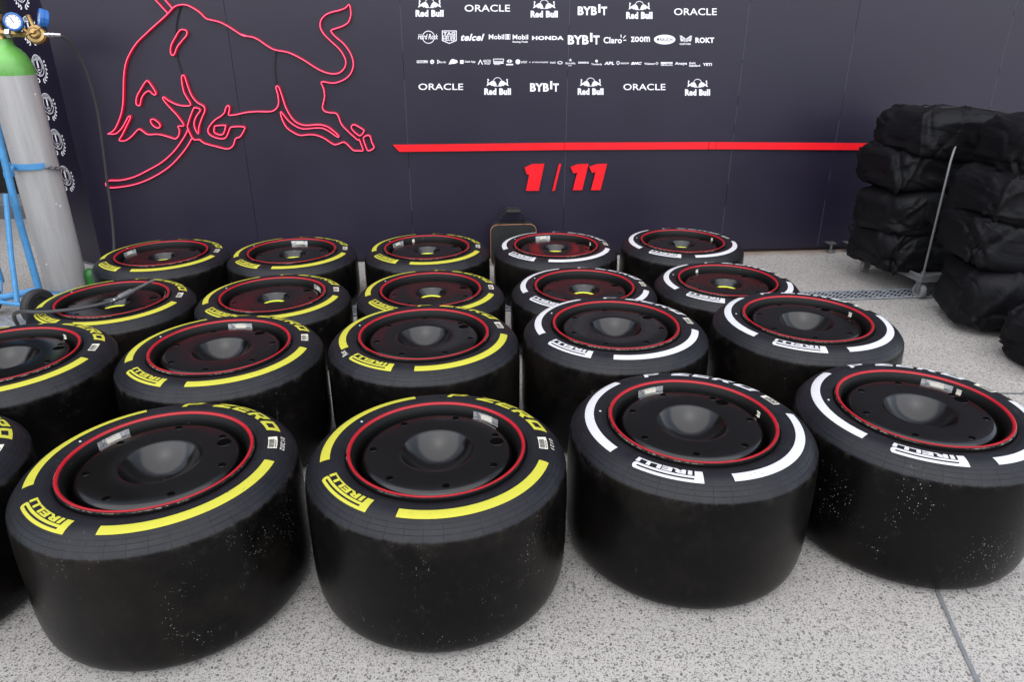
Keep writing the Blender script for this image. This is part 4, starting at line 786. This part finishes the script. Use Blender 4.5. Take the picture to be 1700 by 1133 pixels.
mb.tube([(-6.2, .05, 6.0), (1.15, .05, 6.0)], .02, 8); mb.build("screen_frame", M['cable'], scr, True)

# ---------------------------------------------------------------- tool bag against the wall
tb = thing("tool_bag", "black tool bag with orange piping leaning on the wall behind the back row", "bag", (.005, 4.685, 0), WA)
BW, BD, BH = .15, .06, .28
def rrect(w, h, r, n=6):
    out = []
    for cx, cz, a0 in ((w - r, r, -90), (w - r, h - r, 0), (-w + r, h - r, 90), (-w + r, r, 180)):
        out += [(cx + r * cos(radians(a0 + 90 * k / n)), cz + r * sin(radians(a0 + 90 * k / n))) for k in range(n + 1)]
    return out
o0 = rrect(BW, BH, .045); mb = MB(); n = len(o0); ys = [-BD, -BD * .8, BD * .8, BD]; sc_ = [.96, 1, 1, .96]; v = []
for y, k in zip(ys, sc_): v += [(x * k, y, BH / 2 + (z - BH / 2) * k) for x, z in o0]
mb.add(v, [(j * n + i, j * n + (i + 1) % n, (j + 1) * n + (i + 1) % n, (j + 1) * n + i) for j in range(3) for i in range(n)] + [tuple(range(n))[::1], tuple(range(3 * n, 4 * n))[::-1]])
mb.f = [tuple(reversed(f)) for f in mb.f]; mb.build("bag_body", M['bagcloth'], tb, True, 50)
for y in (-BD * .86,):
    mb = MB(); mb.tube([(x * 1.005, y, BH / 2 + (z - BH / 2) * 1.005) for x, z in o0], .0022, 6, 0, True); mb.build("piping", M['piping'], tb, True)
mb = MB(); mb.box((-.08, -BD - .006, .06), (.09, -BD, .17)); o = mb.build("front_pocket", M['bagcloth'], tb); o.modifiers.new("b", 'BEVEL').width = .005
for y in (-.045, .03):
    mb = MB(); pts = spline([(-.095, y, BH - .03), (-.09, y, BH + .03), (-.06, y, BH + .075), (0, y + .01, BH + .09), (.06, y, BH + .072), (.07, y, BH + .03), (.075, y, BH - .03)], 5)
    v = []
    for p in pts: v += [(p.x, p.y - .017, p.z), (p.x, p.y + .017, p.z), (p.x, p.y + .017, p.z + .005), (p.x, p.y - .017, p.z + .005)]
    mb.add(v, [(4 * i + a, 4 * i + 4 + a, 4 * i + 4 + (a + 1) % 4, 4 * i + (a + 1) % 4) for i in range(len(pts) - 1) for a in range(4)]); mb.build("carry_handle", M['strap'], tb)
mb = MB(); mb.box((-.05, -.06, BH + .072), (.05, .05, BH + .098)); o = mb.build("handle_wrap", M['strap'], tb); o.modifiers.new("b", 'BEVEL').width = .008

# ---------------------------------------------------------------- stacked black bags on wheeled trolleys
def bag_mesh(sx, sy, sz, seed, sag=.0):
    """stuffed nylon bag: slack box whose cloth runs in creases across faces and out of the corners"""
    nu, nv = 132, 84; v = []; f = []; rg = random.Random(seed); off = Vector((rg.uniform(0, 90), rg.uniform(0, 90), rg.uniform(0, 90)))
    se = lambda c, e: math.copysign(abs(c) ** e, c)
    cr = []
    for _ in range(64):
        a = rg.uniform(0, 2 * pi); zz = rg.uniform(-.8, .95); p0 = Vector((sx * max(-1, min(1, 1.5 * cos(a))), sy * max(-1, min(1, 1.5 * sin(a))), sz * zz))
        t = Vector((rg.uniform(-1, 1), rg.uniform(-1, 1), rg.gauss(0, .45))).normalized(); o = Vector((p0.x / sx ** 2, p0.y / sy ** 2, p0.z / sz ** 2)).normalized()
        n = t.cross(o); n = n.normalized() if n.length > .1 else Vector((0, 0, 1))
        cr.append((p0, t, n, rg.uniform(.005, .017), rg.uniform(.07, .28), rg.choice((-1, 1, 1)) * rg.uniform(.006, .018), rg.uniform(-2.5, 2.5)))
    for j in range(nv + 1):
        ph = -pi / 2 + pi * j / nv
        for i in range(nu):
            th = 2 * pi * i / nu
            d = Vector((se(cos(ph), .34) * se(cos(th), .40), se(cos(ph), .34) * se(sin(th), .40), se(sin(ph), .42)))
            p = Vector((d.x * sx, d.y * sy, d.z * sz)); q = p + off
            k = noise.noise(q * 2.3) * .036 + noise.noise(q * 5.2) * .012
            for p0, t, n, w, L, A, b in cr:
                e = p - p0; u = e.dot(t) / L
                if abs(u) > 2: continue
                y = e.dot(n) + b * .04 * u * u
                if abs(y) < 3 * w and e.length < 2 * L: k += A * exp(-(y / w) ** 2 - u * u)
            nrm = Vector((d.x / sx, d.y / sy, d.z / sz)).normalized()
            p += nrm * (k - .012)
            p.z -= sag * (d.x * d.x * .5 + d.y * d.y * .5) * sz * (1 if d.z > -.2 else .5)
            v.append(p)
    for j in range(nv):
        for i in range(nu):
            f.append((j * nu + i, j * nu + (i + 1) % nu, (j + 1) * nu + (i + 1) % nu, (j + 1) * nu + i))
    return v, f
def bag(x, y, z, sx, sy, sz, rz, seed, label, tilt=(0, 0), cord=None, sag=.35):
    v, f = bag_mesh(sx, sy, sz, seed, sag)
    t = thing("equipment_bag", label, "bag", (x, y, z), radians(rz), "black nylon bags stacked on trolleys"); t.rotation_euler = (radians(tilt[0]), radians(tilt[1]), radians(rz))
    mesh_obj("bag_cloth", v, f, M['cloth'], t, True)
    if cord:
        def surf(p, q):
            best = max(v, key=lambda w: w.z - 6 * hypot(w.x - p, w.y - q)); return (p, q, best.z + .006)
        mb = MB(); mb.tube([tuple(p) for p in spline([surf(*c) for c in cord], 4)], .0055, 6); mb.build("drawstring", M['strap'], t, True)
    return t
def castor(parent, x, y, rz, r=.045):
    Mx = Matrix.Translation((x, y, 0)) @ Matrix.Rotation(rz, 4, 'Z'); m = MB()
    for s in (-1, 1): m.box((-.02, s * .019 - .0015, r - .012), (.022, s * .019 + .0015, r * 2 + .012), 0, Mx)
    m.box((-.024, -.0205, r * 2 + .012), (.026, .0205, r * 2 + .017), 0, Mx); m.tube([Mx @ Vector((0, 0, r * 2 + .017)), Mx @ Vector((0, 0, r * 2 + .036))], .010, 10)
    m.tube([Mx @ Vector((0, -.024, r)), Mx @ Vector((0, .024, r))], .005, 8)
    o = m.build("castor", M['zinc'], parent)
    w = MB(); R = Matrix.Translation((0, 0, r)) @ Matrix.Rotation(pi / 2, 4, 'X'); w.lathe([(.012, -.013), (r * .62, -.013), (r * .66, -.011), (r * .7, -.014), (r - .003, -.014), (r, -.008), (r, .008), (r - .003, .014), (r * .7, .014), (r * .66, .011), (r * .62, .013), (.012, .013)], 28, Mx @ R); w.build("castor_wheel", M['castor'], o, True)
def bag_trolley(name_label, x, y, rz, w, d, posts, loc_h=1.06):
    t = thing("bag_trolley", name_label, "trolley", (x, y, 0), rz, "wheeled trolleys under the black bags")
    m = MB(); m.box((-w / 2, -d / 2, .128), (w / 2, d / 2, .133)); 
    for a, b in (((-w / 2, -d / 2, .105), (w / 2, -d / 2 + .004, .150)), ((-w / 2, d / 2 - .004, .105), (w / 2, d / 2, .150)), ((-w / 2, -d / 2 + .004, .105), (-w / 2 + .004, d / 2 - .004, .150)), ((w / 2 - .004, -d / 2 + .004, .105), (w / 2, d / 2 - .004, .150))): m.box(a, b)
    m.build("deck", M['deck'], t)
    for sx in (-1, 1):
        for sy in (-1, 1): castor(t, sx * (w / 2 - .03), sy * (d / 2 - .03), .6 * sx + sy)
    for sx, sy in posts:
        px, py = sx * (w / 2 - .012), sy * (d / 2 - .012); m = MB()
        m.tube([(px, py, .126), (px, py, .80), (px - sx * .035, py - sy * .03, .885)], .0065, 10); m.tube([(px, py, .125), (px, py, .17)], .0125, 10); m.build("corner_post", M['zinc'], t, True)
    return t
TA = atan2(-.53, .11)                           # direction of the first trolley's long left side
t1c = Vector((2.39, 3.98, 0)); ua = Vector((-.20, .98, 0)).normalized(); ub = Vector((.98, .20, 0)).normalized()
c1 = t1c + ua * .27 + ub * .36
bag_trolley("wheeled trolley with grey deck and bent steel post carrying the left stack of bags", c1.x, c1.y, atan2(ub.y, ub.x), .74, .56, [(-1, -1)])
c2 = Vector((2.84, 3.64, 0))
bag_trolley("wheeled trolley almost hidden under the right stack of black bags", c2.x, c2.y, radians(-6), .76, .34, [(1, 1)])
rz1 = math.degrees(atan2(ub.y, ub.x))
bag(c1.x - .03 - .09, c1.y + .02, .265, .435, .255, .165, rz1, 3, "bottom black bag of the left stack, bulging over the grey deck")
bag(c1.x - .03 - .11, c1.y + .02, .505, .425, .26, .155, rz1 + 3, 8, "second black bag from the bottom of the left stack, with a shiny crease", (0, -3))
bag(c1.x - .03 - .11, c1.y + .02, .715, .425, .265, .150, rz1 - 2, 15, "second black bag from the top of the left stack", (-2, 4))
bag(c1.x - .03 - .10, c1.y - .0, .915, .385, .27, .150, rz1 + 4, 21, "topmost black bag of the left stack with a drawstring over it", (0, 5), [(-.27, -.02), (-.17, -.08), (-.05, -.05), (.03, -.12), (.15, -.16)])
bag(c2.x + .0, c2.y - .06, .205, .50, .28, .190, -10, 33, "bottom black bag of the right stack, hanging low over its trolley")
bag(c2.x + .01, c2.y + .0, .465, .55, .28, .170, -4, 39, "second black bag from the bottom of the right stack", (2, 5))
bag(c2.x + .02, c2.y + .02, .695, .54, .27, .160, 2, 47, "second black bag from the top of the right stack, smooth with a straight hem", (0, 3))
bag(c2.x + .06, c2.y + .05, .925, .49, .27, .165, -3, 58, "topmost black bag of the right stack near the right edge", (0, 2), [(-.22, -.04), (-.05, -.02), (.1, -.06), (.25, -.1)])
bag(2.63, 3.10, .155, .27, .20, .17, 8, 66, "single black bag on the ground at the right edge, in front of the right stack")
